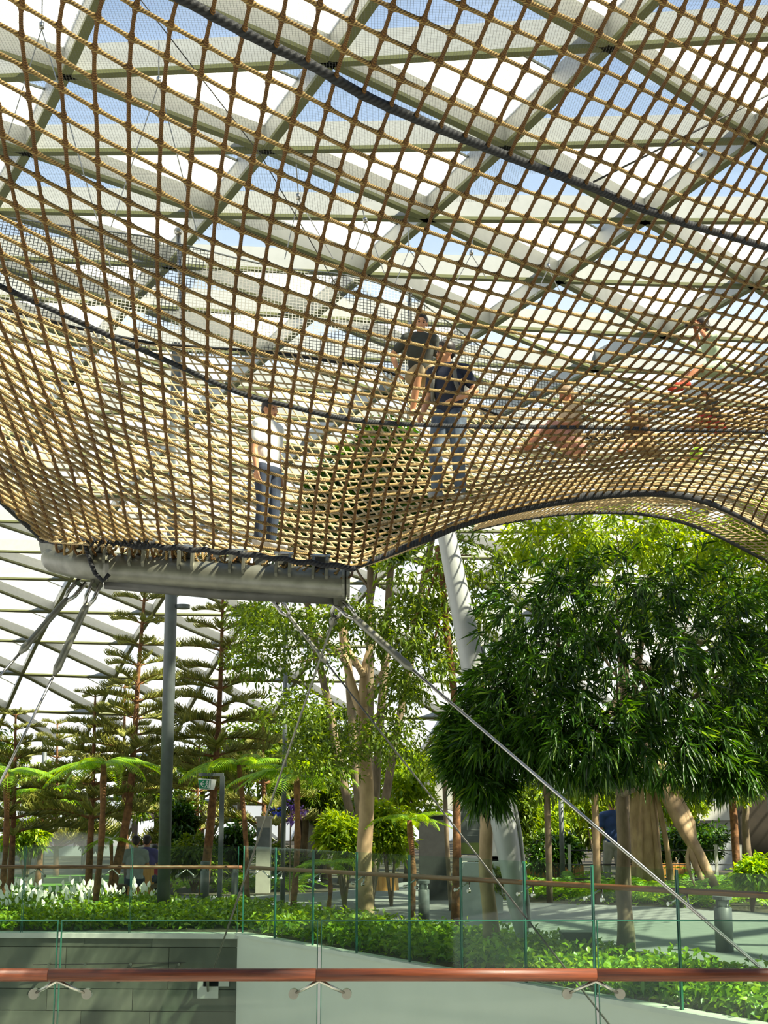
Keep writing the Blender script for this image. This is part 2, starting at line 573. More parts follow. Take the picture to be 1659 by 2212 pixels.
beams.sort(key=lambda b: (not b[0], (b[1] - ORG).length))
rest = MB()
for i, (vis, c, A, B, A2, B2) in enumerate(beams):
    if vis and i < 290:
        mb = MB(); beam_mesh(mb, A - c, B - c, A2 - c, B2 - c)
        o = mb.build('beam', [WHITE_STEEL, FLANGE_BOUNCE], roof)
        o.location = c - roof.location
    elif B.z > -1.5:
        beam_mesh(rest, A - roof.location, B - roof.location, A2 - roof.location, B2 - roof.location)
tag(rest.build('beams', [WHITE_STEEL, FLANGE_BOUNCE], roof), kind='stuff')
panes.sort(key=lambda b: (not b[0], (b[1] - ORG).length))
rp, rb = MB(), MB()
np_, nb_ = 0, 0
for vis, c, typ, a, b, d, k in panes:
    n = (b - a).cross(d - a).normalized()
    if n.z < 0 or (abs(n.z) < 0.3 and n.y < 0):
        n = -n
    def sheet(pts, th, off=0.0):
        return [p + n * off for p in pts], n * th
    pts, th = sheet((a, b, d), 0.02)
    if vis and np_ < 280:
        o = MB().prism([p - c for p in pts], th).build('glass_pane', ROOF_GLASS, roof)
        o.location = c - roof.location
        np_ += 1
    else:
        rp.prism([p - roof.location for p in pts], th)
    far = c.y > 40
    if not vis or 29 < c.y < 43:
        continue
    cov = None
    if typ == 0:
        cov = 0.5 if far else 0.52 + 0.10 * random.random()
        # a = near-left node, b = near-right node, d = far node: the blind lies along the edge a-d
        q = [a, d, lerp(d, b, cov), lerp(a, b, cov)]
    if cov:
        pts, th = sheet(q, 0.01, -0.06)
        if vis and nb_ < 200:
            mb = MB().prism([p - c for p in pts], th)
            o = mb.build('roof_blind', BLIND, roof)
            o.location = c - roof.location
            bar = MB().tube([pts[2] - c, pts[3] - c], 0.022, 5).build('blind_bar', EDGE_GREY, o)
            nb_ += 1
        else:
            rb.prism([p - roof.location for p in pts], th)
tag(rp.build('glass_panes', ROOF_GLASS, roof), kind='stuff')
tag(rb.build('roof_blinds', BLIND, roof), kind='stuff')

# ================================================================== ground, walls, path
def poly_world(pxs, z=0.0):
    return [PZ(x, y, z) for x, y in pxs]
def slab(name, pts, thick, m, parent=None):
    pts = [Vector(p) for p in pts]
    return MB().prism([p - Vector((0, 0, thick)) for p in pts], (0, 0, thick)).build(name, m, parent)
CORNER = PZ(516, 2022)                       # where the stone wall meets the white wall
WEST = Vector((-9.0, CORNER.y + 0.35, 0))
EAST = PZ(1659, 2228)
ed = (EAST - CORNER).normalized()
EAST2 = CORNER + ed * 14.5
ground = tag(slab('ground', [WEST, CORNER, EAST2, (30, EAST2.y, 0), (34, 68, 0), (-34, 68, 0), (-30, WEST.y, 0)], 0.3, SOIL), 'dark soil ground of the garden beds', 'ground', kind='structure')
path_px_near = [(-200, 1936), (330, 1944), (525, 1952), (700, 1968), (860, 1990), (1000, 2004), (1200, 2028), (1420, 2062), (1659, 2092), (1900, 2120)]
path_px_far = [(1900, 1985), (1659, 1972), (1400, 1958), (1150, 1950), (980, 1930), (880, 1905), (700, 1928), (525, 1936), (330, 1934), (-200, 1930)]
tag(slab('path', poly_world(path_px_near + path_px_far, 0.03), 0.025, PATH), 'curved grey paved garden path', 'path', kind='structure')
tag(slab('lawn', poly_world([(-300, 1926), (330, 1926), (360, 1905), (300, 1888), (-300, 1888)], 0.02), 0.015, LAWN), 'small bright lawn behind the white flowers', 'lawn', kind='structure')

# stone retaining wall on the left, built of panels
wall_stone = tag(empty('wall_left', WEST), 'grey green stone clad retaining wall under the flower bed', 'wall', kind='structure')
wx = (CORNER - WEST).normalized()
wn = Vector((wx.y, -wx.x, 0))
LW = (CORNER - WEST).length
core = MB()
core.hexa([Vector((0, 0, -6)), wx * LW + Vector((0, 0, -6)), wx * LW - wn * 0.25 + Vector((0, 0, -6)), -wn * 0.25 + Vector((0, 0, -6)),
           Vector((0, 0, 0)), wx * LW, wx * LW - wn * 0.25, -wn * 0.25])
core.build('wall_core', SOIL, wall_stone)
MB().hexa([wn * 0.06 + Vector((0, 0, -0.03)), wx * LW + wn * 0.06 + Vector((0, 0, -0.03)), wx * LW - wn * 0.2 + Vector((0, 0, -0.03)), -wn * 0.2 + Vector((0, 0, -0.03)),
           wn * 0.06 + Vector((0, 0, 0.03)), wx * LW + wn * 0.06 + Vector((0, 0, 0.03)), wx * LW - wn * 0.2 + Vector((0, 0, 0.03)), -wn * 0.2 + Vector((0, 0, 0.03))]).build('wall_cap', CONCRETE, wall_stone)
zz = -0.03
for r, h in enumerate((0.11, 0.50, 0.26, 0.50, 0.50, 0.50)):
    x = LW - 0.012
    n = 0
    while x > LW - 6.4:
        w = (1.08, 0.86, 1.30)[(r + n) % 3]
        x0 = max(x - w, LW - 6.4)
        dn = 0.035 + 0.006 * random.random()
        a, b = wx * (x0 + 0.006), wx * x
        z0, z1 = zz - h + 0.008, zz
        mb = MB().hexa([a + wn * dn + Vector((0, 0, z0)), b + wn * dn + Vector((0, 0, z0)), b + Vector((0, 0, z0)), a + Vector((0, 0, z0)),
                        a + wn * dn + Vector((0, 0, z1)), b + wn * dn + Vector((0, 0, z1)), b + Vector((0, 0, z1)), a + Vector((0, 0, z1))])
        mb.build('stone_panel', STONE if random.random() < 0.6 else STONE_B, wall_stone)
        x = x0
        n += 1
    zz -= h
# white wall on the right
wall_white = tag(empty('wall_right', CORNER), 'smooth off white retaining wall whose edge slopes down to the right', 'wall', kind='structure')
en = Vector((ed.y, -ed.x, 0))
if en.y > 0: en = -en
LE = (EAST2 - CORNER).length
def along(t, off, z):
    return ed * t + en * off + Vector((0, 0, z))
MB().hexa([along(0, 0.03, -6), along(LE, 0.03, -6), along(LE, -0.25, -6), along(0, -0.25, -6), along(0, 0.03, 0), along(LE, 0.03, 0), along(LE, -0.25, 0), along(0, -0.25, 0)]).build('wall_face', WALL_WHITE, wall_white)
MB().hexa([along(-0.02, 0.05, 0.0), along(LE, 0.05, 0.0), along(LE, -0.12, 0.0), along(-0.02, -0.12, 0.0), along(-0.02, 0.05, 0.04), along(LE, 0.05, 0.04), along(LE, -0.12, 0.04), along(-0.02, -0.12, 0.04)]).build('wall_cap', CONCRETE, wall_white)
# floor of the lower level in the void, and the deck the photographer stands on
tag(slab('floor', [(-14, 5.75, -5.5), (16, 5.75, -5.5), (16, 20, -5.5), (-14, 20, -5.5)], 0.2, CONCRETE), 'pale floor of the level below', 'floor', kind='structure')
tag(slab('floor_deck', [(-6, -4, 0), (8, -4, 0), (8, 5.85, 0), (-6, 5.85, 0)], 0.3, CONCRETE), 'pale deck under the viewer', 'floor', kind='structure')

# unseen dark wall added behind the viewer to cut the ambient light
tag(MB().box((0, -5.2, 2.0), (44, 0.4, 16)).build('added_wall_back', mat('added_wall_green', (0.05, 0.09, 0.03), (0.03, 0.055, 0.02), 0.9, scale=3, bump=0.4)), 'unseen dark green wall added behind the viewer to cut ambient light', 'wall', kind='structure')

# ================================================================== glass balustrades
def bracket(parent, at, w, drop, back, ddir, r=0.006, disc=0.017):
    """V-shaped stainless handrail bracket with two glass discs; ddir runs along the rail, back towards the glass"""
    br = empty('rail_bracket')
    br.parent = parent
    br.location = at
    for s in (-1, 1):
        e = ddir * (s * w) + Vector((0, 0, -drop)) + back
        MB().tube([Vector((0, 0, 0.004)), e * 0.5, e], [r * 1.5, r * 1.2, r], 8).build('arm', STAINLESS, br, True)
        MB().tube([e - back.normalized() * 0.012, e + back.normalized() * 0.016], disc, 14).build('glass_disc', STAINLESS, br, False)
    return br
def rail_tube(parent, a, b, r, m, sides=14):
    return MB().tube([a, b], r, sides).build('handrail', m, parent, True)
bal = thing('glass_balustrade', 'nearest green glass balustrade with red brown round timber handrail', 'balustrade', (0, 5.6, 0))
gy = 0.09
joints = [-1040, -441, 127, 690, 1287, 1890, 2490]
gx = [P(x, 2050, 5.69).x for x in joints]
for a, b in zip(gx[:-1], gx[1:]):
    g = MB().box(((a + b) / 2, gy, 0.56), (b - a - 0.012, 0.017, 1.19)).build('glass_pane', RAIL_GLASS, bal)
    for xx in (a + 0.0075, b - 0.0075):
        MB().box((xx, gy, 0.56), (0.003, 0.0175, 1.19)).build('glass_edge', GLASS_EDGE, g)
    MB().box(((a + b) / 2, gy, 1.1565), (b - a - 0.012, 0.0175, 0.003)).build('glass_edge', GLASS_EDGE, g)
zr = EYE - (P(829, 2107, 5.6).z * -1 + EYE)
zr = P(829, 2106, 5.6).z
rx = [P(x, 2106, 5.6).x for x in (-1100, -470, 105, 683, 1289, 1900, 2550)]
for a, b in zip(rx[:-1], rx[1:]):
    rail_tube(bal, (a + 0.0008, 0, zr), (b - 0.0008, 0, zr), 0.0235, HANDRAIL, 20)
for x in (-441, 123, 690, 1287, 1890):
    bracket(bal, (P(x, 2106, 5.6).x, 0, zr - 0.024), 0.103, 0.055, Vector((0, gy - 0.012, 0)), Vector((1, 0, 0)), 0.0058, 0.020)
# balustrade on the garden side, along both retaining walls
def balustrade_run(root, A, d, L, n, first=0.0):
    w = L / n
    for i in range(n):
        a = A + d * (i * w + 0.006)
        b = A + d * ((i + 1) * w - 0.006)
        q = Vector((-d.y, d.x, 0)) * 0.008
        g = MB().hexa([a - q + Vector((0, 0, -0.01)), b - q + Vector((0, 0, -0.01)), b + q + Vector((0, 0, -0.01)), a + q + Vector((0, 0, -0.01)),
                       a - q + Vector((0, 0, 1.06)), b - q + Vector((0, 0, 1.06)), b + q + Vector((0, 0, 1.06)), a + q + Vector((0, 0, 1.06))]).build('glass_pane', RAIL_GLASS, root)
        for e0, e1 in ((a, a + d * 0.006), (b - d * 0.006, b)):
            q2 = q * 1.05
            MB().hexa([e0 - q2 + Vector((0, 0, -0.01)), e1 - q2 + Vector((0, 0, -0.01)), e1 + q2 + Vector((0, 0, -0.01)), e0 + q2 + Vector((0, 0, -0.01)),
                       e0 - q2 + Vector((0, 0, 1.06)), e1 - q2 + Vector((0, 0, 1.06)), e1 + q2 + Vector((0, 0, 1.06)), e0 + q2 + Vector((0, 0, 1.06))]).build('glass_edge', GLASS_EDGE, g)
bal2 = thing('glass_balustrade', 'green glass balustrade with thin brown handrail on top of the stone wall', 'balustrade', WEST + Vector((0, 0, 0.03)))
o2 = -wn * 0.03
balustrade_run(bal2, o2 + wx * (LW - 6.9), wx, 6.88, 5)
inn = -wn * 0.10
rail_tube(bal2, o2 + inn + wx * (LW - 6.9) + Vector((0, 0, 0.80)), o2 + inn + wx * LW + Vector((0, 0, 0.80)), 0.022, HANDRAIL2, 10)
for x in (25, 200, 373, 545):
    t = LW - (CORNER.x - P(x, 1880, 17.1).x)
    bracket(bal2, o2 + inn + wx * t + Vector((0, 0, 0.775)), 0.115, 0.085, -inn * 0.85, wx, 0.008, 0.018)
bal3 = thing('glass_balustrade', 'green glass balustrade with brown handrail along the white wall edge', 'balustrade', CORNER + Vector((0, 0, 0.04)))
o3 = -en * 0.03
# panel joints read off the picture, set out along the wall edge
ts = []
for x, y in ((523, 2000), (593, 2000), (675, 2000), (770, 2000), (885, 2050), (998, 2050), (1137, 2050), (1287, 2050), (1474, 2050), (1700, 2050), (1980, 2050)):
    lo, hi = -1.0, LE + 3
    for _ in range(40):
        md = (lo + hi) / 2
        if PX(CORNER + ed * md + o3)[0] < x: lo = md
        else: hi = md
    ts.append(lo)
for t0, t1 in zip(ts[:-1], ts[1:]):
    balustrade_run(bal3, o3 + ed * t0, ed, t1 - t0, 1)
inn3 = -en * 0.10
tb = 0
rail_pts = [o3 + inn3 + ed * ts[0] + Vector((0, 0, 0.79)), o3 + inn3 + ed * ts[-1] + Vector((0, 0, 0.92))]
rail_tube(bal3, rail_pts[0], rail_pts[1], 0.024, HANDRAIL2, 10)
for t in ts[1:-2]:
    f = (t - ts[0]) / (ts[-1] - ts[0])
    bracket(bal3, lerp(rail_pts[0], rail_pts[1], f) - Vector((0, 0, 0.022)), 0.11, 0.08, -inn3 * 0.85, ed, 0.007, 0.018)
# ================================================================== rope net overhead
# (column, row) -> picture position of knots of the net that could be followed in the photograph
KN = """0 0 594 103;0 -1 611 39;0 1 580 172;0 2 571 232;0 3 556 292;0 4 545 347;0 5 536 401;0 6 529 452;0 7 523 498;0 8 518 545;0 9 512 590;0 10 507 630;0 11 504 666;0 12 501 705;0 13 499 741;0 14 498 774;0 15 497 807;0 16 497 840
0 18 497 908;0 20 498 962;0 22 498 1015;0 24 498 1063;0 26 498 1108;0 28 499 1149;0 30 500 1190
-1 0 527 68;1 0 664 132;2 0 724 171;3 0 780 205;4 0 845 233;5 0 895 254;6 0 949 277;7 0 1002 299;8 0 1051 318;9 0 1099 338;10 0 1145 356;11 0 1187 371;12 0 1228 386;13 0 1262 398;14 0 1298 413;15 0 1330 428;16 0 1365 443;18 0 1422 461;20 0 1479 482;23 0 1558 505;27 0 1659 535
-2 0 458 33;-3 1 368 54;-4 1 289 12;-2 1 445 96;-1 1 508 136;-1 2 503 202;-2 2 434 163;-3 2 363 124;-4 2 283 84;-5 2 211 39;-1 3 494 265;-2 3 425 226;-3 3 354 188;-4 3 280 148;-5 3 205 104;-6 3 128 59;-7 3 44 9
-1 4 485 316;-2 4 417 283;-3 4 350 250;-4 4 279 209;-5 4 203 172;-6 4 127 124;-7 4 48 78;-2 5 414 344;-4 5 277 274;-5 5 208 237;-6 5 133 190;-7 5 57 148;-2 6 407 395;-4 6 279 328;-6 6 139 256;-7 6 62 208;-3 7 344 413;-5 7 211 350;-7 7 69 268;-8 7 0 235
-1 8 461 521;-2 8 401 494;-3 8 341 464;-4 8 277 437;-5 8 214 404;-6 8 145 365;-7 8 75 329;-8 8 5 292
-1 12 449 684;-2 12 395 660;-3 12 342 636;-4 12 286 611;-5 12 223 580;-6 12 167 551;-7 12 104 520;-8 12 45 490
-1 16 444 818;-2 16 398 795;-3 16 348 774;-4 16 295 750;-5 16 243 729;-6 16 188 702;-7 16 134 678;-8 16 80 654;-9 16 21 627;-11 16 -90 575
-3 22 359 950;-4 22 313 937;-5 22 268 920;-7 22 184 883;-9 22 88 830;-11 22 0 770
-4 30 338 1115;-7 30 225 1045;-9 30 150 1000;-12 30 30 925;-9 38 182 1120;-12 38 85 1070;-12 44 112 1160;-4 33 345 1165;-15 38 -30 1010;-15 46 20 1120
1 8 572 565;2 8 627 587;3 8 678 604;4 8 728 621;5 8 773 636;6 8 818 648;7 8 863 660;8 8 905 672;1 16 536 856;2 16 584 866;3 16 627 877;4 16 672 889;5 16 708 897;6 16 753 906;7 16 789 910;8 16 825 913;10 16 890 917;12 16 950 919;14 16 1008 921;20 16 1160 922;25 16 1264 923;30 16 1360 925;38 16 1510 929;46 16 1650 933
1 30 524 1192;2 30 560 1196;3 30 598 1203;4 30 635 1209;6 30 698 1217;8 30 752 1223;4 22 650 1065;8 22 775 1050;14 22 952 1040;14 30 905 1172;20 22 1098 1028;20 30 1046 1122;30 22 1285 1008;30 30 1225 1084;46 22 1590 1010;46 30 1535 1092
14 8 1130 722;20 8 1305 760;30 8 1540 800;30 0 1730 562;46 8 1850 860
4 -1 865 172;4 -2 892 108;4 -3 916 45;9 -1 1124 283;9 -2 1151 226;9 -3 1181 172;9 -4 1217 112;9 -5 1247 48;14 -1 1329 359;14 -2 1359 307;14 -3 1389 259;14 -4 1419 208;14 -5 1449 157;14 -6 1482 100;20 -4 1592 285;20 -8 1705 75;-6 0 190 -120;-9 4 -120 -10;0 -4 640 -140;9 -8 1320 -120"""
kn = np.array([[float(x) for x in l.split()] for row in KN.split('\n') for l in row.split(';')])
def tps_fit(src, dst, lam=1.5):
    n = len(src)
    d = np.linalg.norm(src[:, None] - src[None], axis=2)
    K = np.where(d > 0, d * d * np.log(d + 1e-12), 0) + lam * np.eye(n)
    Pm = np.hstack([np.ones((n, 1)), src])
    A = np.block([[K, Pm], [Pm.T, np.zeros((3, 3))]])
    return np.linalg.solve(A, np.vstack([dst, np.zeros((3, dst.shape[1]))])), src
def tps_eval(fit, q):
    w, src = fit
    d = np.linalg.norm(q[:, None] - src[None], axis=2)
    K = np.where(d > 0, d * d * np.log(d + 1e-12), 0)
    return K @ w[:-3] + np.hstack([np.ones((len(q), 1)), q]) @ w[-3:]
FIT = tps_fit(kn[:, :2], kn[:, 2:])
EDGE_PX = [(-260, 820), (-120, 985), (0, 1082), (50, 1128), (92, 1166), (200, 1168), (330, 1178), (530, 1196), (660, 1214), (764, 1226), (860, 1190), (930, 1160), (1000, 1132), (1100, 1106), (1200, 1084), (1300, 1070), (1400, 1066), (1480, 1076), (1560, 1100), (1659, 1152), (1800, 1235), (2100, 1420)]
def edge_y(x):
    return poly_at(EDGE_PX, x)
def net_z(px, py):
    """height of the near net above the eye: slack sheet hung from overhead down to the ring and up to the arch"""
    f = py / 1190.0
    w = min(max((px - 700) / 960.0, 0), 1.2)
    return 2.7 - 0.7 * f * abs(f) + 1.3 * w * max(f, 0)
def net_at(px, py):
    return PZ(px, py, EYE + net_z(px, py))
net = thing('climbing_net', 'large tan rope net of square mesh hung overhead', 'net', net_at(500, 400))
NL = net.location.copy()
def rope_curve(cs, rs, knot_every, r0, material, name, swell=1.0):
    q = np.stack([cs, rs], 1)
    pts = tps_eval(FIT, q)
    runs, cur = [], []
    for (x, y), c, r in zip(pts, cs, rs):
        ok = -260 < x < 2100 and -260 < y <= edge_y(x) + 2
        if ok:
            s = abs((r if knot_every == 'r' else c) - round(r if knot_every == 'r' else c))
            cur.append((net_at(x, y), r0 * (1 + 0.35 * min(max(y / 1190, 0), 1)) * (swell if s < 0.13 else 1.0)))
        elif cur:
            runs.append(cur); cur = []
    if cur: runs.append(cur)
    runs = [u for u in runs if len(u) > 4]
    if not runs:
        return
    u = max(runs, key=len)
    mb = MB()
    mb.tube([p - NL for p, _ in u], [w for _, w in u], 7, True, 0, True)
    mb.build(name, material, net, True)
STEP = np.array([0, 0.10, 0.22, 0.5, 0.78, 0.90])
BLACK = {0: 0.019, 16: 0.012, 32: 0.014}
for c in range(-16, 84):
    rs = np.concatenate([STEP + r for r in range(-12, 48)])
    rope_curve(np.full(len(rs), float(c)), rs, 'r', 0.0078, ROPE_CROSS, 'cross_rope', 1.5)
for r in range(-12, 47):
    if r in BLACK:
        continue
    cs = np.concatenate([STEP + c for c in range(-17, 84)])
    rope_curve(cs, np.full(len(cs), float(r)), 'c', 0.0082, ROPE, 'long_rope', 1.45)
for r, w in BLACK.items():
    cs = np.concatenate([STEP + c for c in range(-17, 84)])
    rope_curve(cs, np.full(len(cs), float(r)), 'c', w, ROPE_BLACK, 'black_rope', 1.08)
# black border rope laced along the lower edge, and the thick bundled hem of the arch
def edge_pts(x0, x1, n, dy=0.0):
    return [net_at(x, edge_y(x) + dy) for x in np.linspace(x0, x1, n)]
MB().tube([P(x, edge_y(x) + 1 + 2.0 * math.sin(x * 0.11), 10.74 + (0.5 * ((200 - x) / 110) if x < 200 else 0)) - NL for x in np.linspace(86, 768, 140)], [0.022 + 0.010 * (x < 330) for x in np.linspace(86, 768, 140)], 8, True, 0, True).build('border_rope', ROPE_BLACK, net, True)
MB().tube([p - NL for p in edge_pts(-260, 92, 40)], 0.018, 8, True, 0, True).build('border_rope', ROPE_BLACK, net, True)
arch = [(764, 1226), (860, 1190), (930, 1160), (1000, 1130), (1100, 1102), (1200, 1082), (1300, 1068), (1400, 1064), (1480, 1072), (1560, 1098), (1659, 1150), (1800, 1232), (2100, 1418)]
ap = smooth_path([net_at(x, y) for x, y in arch], 98)
MB().tube([p - NL for p in ap], [0.022 + 0.026 * math.sin(PI * min(1, i / 80)) for i in range(98)], 10, True, 0, True).build('border_rope', ROPE_BLACK, net, True)
# tan lacing that wraps the net's edge round the steel tube
for i in range(46):
    x = 120 + i * 13.8
    p = net_at(x, edge_y(x) + 3) - NL
    q = P(x + 5, edge_y(x) + 26 + 6 * math.sin(i * 2.3), 10.93) - NL
    m = lerp(p, q, 0.5) + Vector((0.02 * math.sin(i * 1.9), -0.03, 0.01))
    MB().tube(smooth_path([p, m, q, q + Vector((0.05, 0.02, 0.035)), p + Vector((0.08, 0.0, 0.0))], 9), 0.011, 6, True, 0, True).build('lacing_rope', ROPE if i % 3 else ROPE_CROSS, net, True)
# loose black rope knotted round the ring's corner
MB().tube([P(x, y, 10.75) - NL for x, y in ((180, 1165), (188, 1190), (196, 1215), (205, 1238), (222, 1255), (236, 1240))], 0.018, 7, True, 0, True).build('lashing_rope', ROPE_BLACK, net, True)
for i in range(9):
    x = 190 + i * 16
    p = net_at(x, 1168) - NL
    MB().tube([p + Vector((0.02, -0.03, 0.03)), p + Vector((0, -0.035, -0.01)), p + Vector((0.03, -0.03, -0.05)), p + Vector((0.06, -0.02, 0.0))], 0.014, 6, True, 0, True).build('lashing_rope', ROPE_BLACK, net, True)
# fine debris mesh lying on the net
fm = MB()
fm.uv = []
gx_, gy_ = np.linspace(-150, 1720, 26), np.linspace(-150, 640, 14)
def fine_pt(x, y):
    yy = y if y < 300 else y
    return net_at(x, yy) + Vector((0, 0, 0.05))
for i in range(25):
    for j in range(13):
        if gy_[j + 1] > 640 - 0.16 * gx_[i + 1]:
            continue
        q = [fine_pt(gx_[i], gy_[j]), fine_pt(gx_[i + 1], gy_[j]), fine_pt(gx_[i + 1], gy_[j + 1]), fine_pt(gx_[i], gy_[j + 1])]
        b = len(fm.v)
        fm.v += [tuple(p - NL) for p in q]
        fm.face((b, b + 1, b + 2, b + 3))
        fm.uv.append(tuple((p.x, p.y) for p in q))
tag(fm.build('debris_mesh', MESH_FINE, net), 'very fine grey mesh lying over the ropes')

# hem: the strip of net turned under along the arch
hem = thing('net_hem', 'narrow tan strip of net turned under along the black arch edge', 'net', net_at(1300, 1080))
HL = hem.location.copy()
hp = [(1030, 1122), (1100, 1106), (1200, 1090), (1300, 1084), (1400, 1088), (1480, 1104), (1560, 1134), (1659, 1188), (1800, 1272)]
top = smooth_path([net_at(x, edge_y(x)) for x in np.linspace(1030, 1800, 9)], 70)
bot = smooth_path([net_at(x, y) + Vector((0, 0.5, 0.0)) for x, y in hp], 70)
for i in range(2, 68, 1):
    a, b = top[i], bot[max(0, i - 3)]
    if (a - b).length > 0.02:
        MB().tube([a - HL, lerp(a, b, 0.5) + Vector((0, 0, -0.01)) - HL, b - HL], 0.007, 5, True, 0, True).build('cross_rope', ROPE_PALE, hem)
for f in (0.2, 0.4, 0.6, 0.8):
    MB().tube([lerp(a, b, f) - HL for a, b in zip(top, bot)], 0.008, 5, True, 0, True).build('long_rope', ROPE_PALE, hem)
MB().tube([b - HL for b in bot], [0.012 + 0.016 * i / 69 for i in range(70)], 8, True, 0, True).build('border_rope', ROPE_BLACK, hem, True)

# ------------------------------------------------------------------ far slope of the net that the people walk on
FAR_EDGE = [(-260, 590, 15.5), (-60, 650, 16.0), (150, 705, 16.5), (330, 742, 17.0), (600, 762, 17.5), (830, 800, 18.0), (1000, 868, 18.5), (1150, 925, 19.0), (1300, 950, 19.5), (1450, 925, 20.0), (1659, 880, 20.5), (1800, 850, 21.0), (2100, 790, 22.0)]
def far_top(u):
    x = -260 + 2360 * u
    y = poly_at([(a, b) for a, b, _ in FAR_EDGE], x)
    Y = poly_at([(a, c) for a, _, c in FAR_EDGE], x)
    return P(x, y, Y)
def far_at(u, v):
    """u across, v from the ring (0) up to the far edge (1)"""
    x = -260 + 2360 * u
    a = net_at(x, edge_y(x))
    b = far_top(min(max(u, 0), 1))
    p = lerp(a, b, v)
    p.z -= 4 * v * (1 - v) * 0.38
    p.z += 0.03 * math.sin(u * 23 + v * 5)
    return p
def far_pixel(px, py, u0=None):
    best = None
    for v in np.linspace(0.02, 1.0, 80):
        lo, hi = 0.0, 1.0
        for _ in range(18):
            m = (lo + hi) / 2
            if PX(far_at(m, v))[0] < px: lo = m
            else: hi = m
        p = far_at(lo, v)
        e = abs(PX(p)[1] - py)
        if best is None or e < best[0]:
            best = (e, p)
    return best[1]
farnet = thing('climbing_net', 'far sunlit slope of pale rope netting the visitors walk on', 'net', far_at(0.5, 0.5))
FL = farnet.location.copy()
NU, NV = 142, 32
for i in range(NU):
    pts = []
    for v in np.linspace(0, 1, 40):
        u = i / (NU - 1) * 1.16 - 0.15 * v
        if 0 <= u <= 1:
            pts.append(far_at(u, v) - FL)
    if len(pts) > 3:
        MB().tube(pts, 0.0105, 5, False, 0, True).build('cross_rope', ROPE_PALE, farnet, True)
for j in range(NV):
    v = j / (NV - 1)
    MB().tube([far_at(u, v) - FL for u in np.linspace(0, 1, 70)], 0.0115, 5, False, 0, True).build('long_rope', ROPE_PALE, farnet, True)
MB().tube([far_top(u) - FL for u in np.linspace(0, 1, 70)], 0.02, 7, True, 0, True).build('border_rope', ROPE_BLACK, farnet, True)

# wire mesh fence standing behind the far slope, scalloped between its masts
fence = thing('wire_mesh_fence', 'dark fine wire mesh fence rising in peaks behind the far net', 'fence', far_top(0.3))
WL = fence.location.copy()
top_px = [(-260, 420), (-80, 455), (150, 490), (330, 512), (520, 560), (600, 578), (740, 592), (820, 612), (885, 636), (960, 690), (1060, 765), (1160, 800), (1300, 850), (1440, 885)]
wm = MB(); wm.uv = []
prev = None
for x in np.linspace(-260, 1440, 60):
    u = (x + 260) / 2360
    b = far_top(u) + Vector((0, 0.05, -0.1))
    y = poly_at(top_px, x)
    t = P(x, y, b.y + 0.5)
    colp = [lerp(b, t, f) for f in np.linspace(0, 1, 8)]
    if prev:
        for k in range(7):
            q = [prev[k], colp[k], colp[k + 1], prev[k + 1]]
            n0 = len(wm.v)
            wm.v += [tuple(p - WL) for p in q]
            wm.face((n0, n0 + 1, n0 + 2, n0 + 3))
            wm.uv.append(tuple((p.x, p.z) for p in q))
    prev = colp
wm.build('wire_mesh', MESH_FENCE, fence)
MB().tube([P(x, poly_at(top_px, x), far_top((x + 260) / 2360).y + 0.55) - WL for x in np.linspace(-260, 1440, 60)], 0.012, 6).build('top_cable', STAINLESS, fence)
for x, ytop in ((385, 500), (885, 628)):
    u = (x + 260) / 2360
    b = far_top(u) + Vector((0, 0.6, -0.4))
    t = P(x, ytop, b.y)
    MB().tube([b - WL, t - WL], 0.03, 8).build('mast', STAINLESS, fence, True)
    MB().ball(t - WL, 0.06).build('mast_cap', STAINLESS, fence, True)

# ------------------------------------------------------------------ steel ring that clamps the net
ring = thing('net_ring', 'weathered grey steel tube with clamp plates holding the lower net edge', 'steel tube', P(480, 1240, 11))
RL = ring.location.copy()
DY = 11.0
axis = smooth_path([P(752, 1263, DY), P(700, 1259, DY), P(480, 1243, DY), P(260, 1227, DY), P(225, 1225, DY), P(170, 1218, DY + 0.12), P(112, 1205, DY + 0.45)], 40)
MB().tube([p - RL for p in axis], [0.05] + [0.118] * 38 + [0.10], 24).build('tube', GALV, ring, True)
low = [P(728, 1290, DY + 0.06), P(480, 1278, DY + 0.06), P(228, 1256, DY + 0.06)]
MB().tube([p - RL for p in low], 0.062, 14).build('lower_tube', GALV_DARK, ring, True)
for x in (752, 742):
    p = P(x, 1258, DY)
    MB().tube([p + Vector((-0.01, 0, 0)) - RL, p + Vector((0.012, 0, 0)) - RL], 0.14, 24).build('end_flange', GALV, ring)
def clamp(px, py, yaw, Y):
    c = P(px, py, Y) - RL
    cl = empty('clamp'); cl.parent = ring; cl.location = c; cl.rotation_euler = (0, 0.03, yaw)
    for s in (-1, 1):
        pts = []
        for a in range(-30, 211, 20):
            th = math.radians(a)
            pts.append(Vector((0, -math.cos(th) * 0.17, math.sin(th) * 0.175)))
        # tall lug outline in the YZ plane
        out = [Vector((s * 0.042, -0.10, -0.02)), Vector((s * 0.042, -0.165, 0.01)), Vector((s * 0.042, -0.175, 0.13)), Vector((s * 0.042, -0.13, 0.185)), Vector((s * 0.042, 0.06, 0.185)), Vector((s * 0.042, 0.10, 0.12)), Vector((s * 0.042, 0.02, 0.0))]
        MB().prism(out, (0.022 * s, 0, 0)).build('plate', GALV, cl)
    MB().box((0, -0.02, 0.15), (0.084, 0.05, 0.10)).build('spacer', GALV_DARK, cl)
    MB().tube([(-0.08, -0.13, 0.175), (0.08, -0.13, 0.175)], 0.014, 8).build('bolt', STAINLESS, cl)
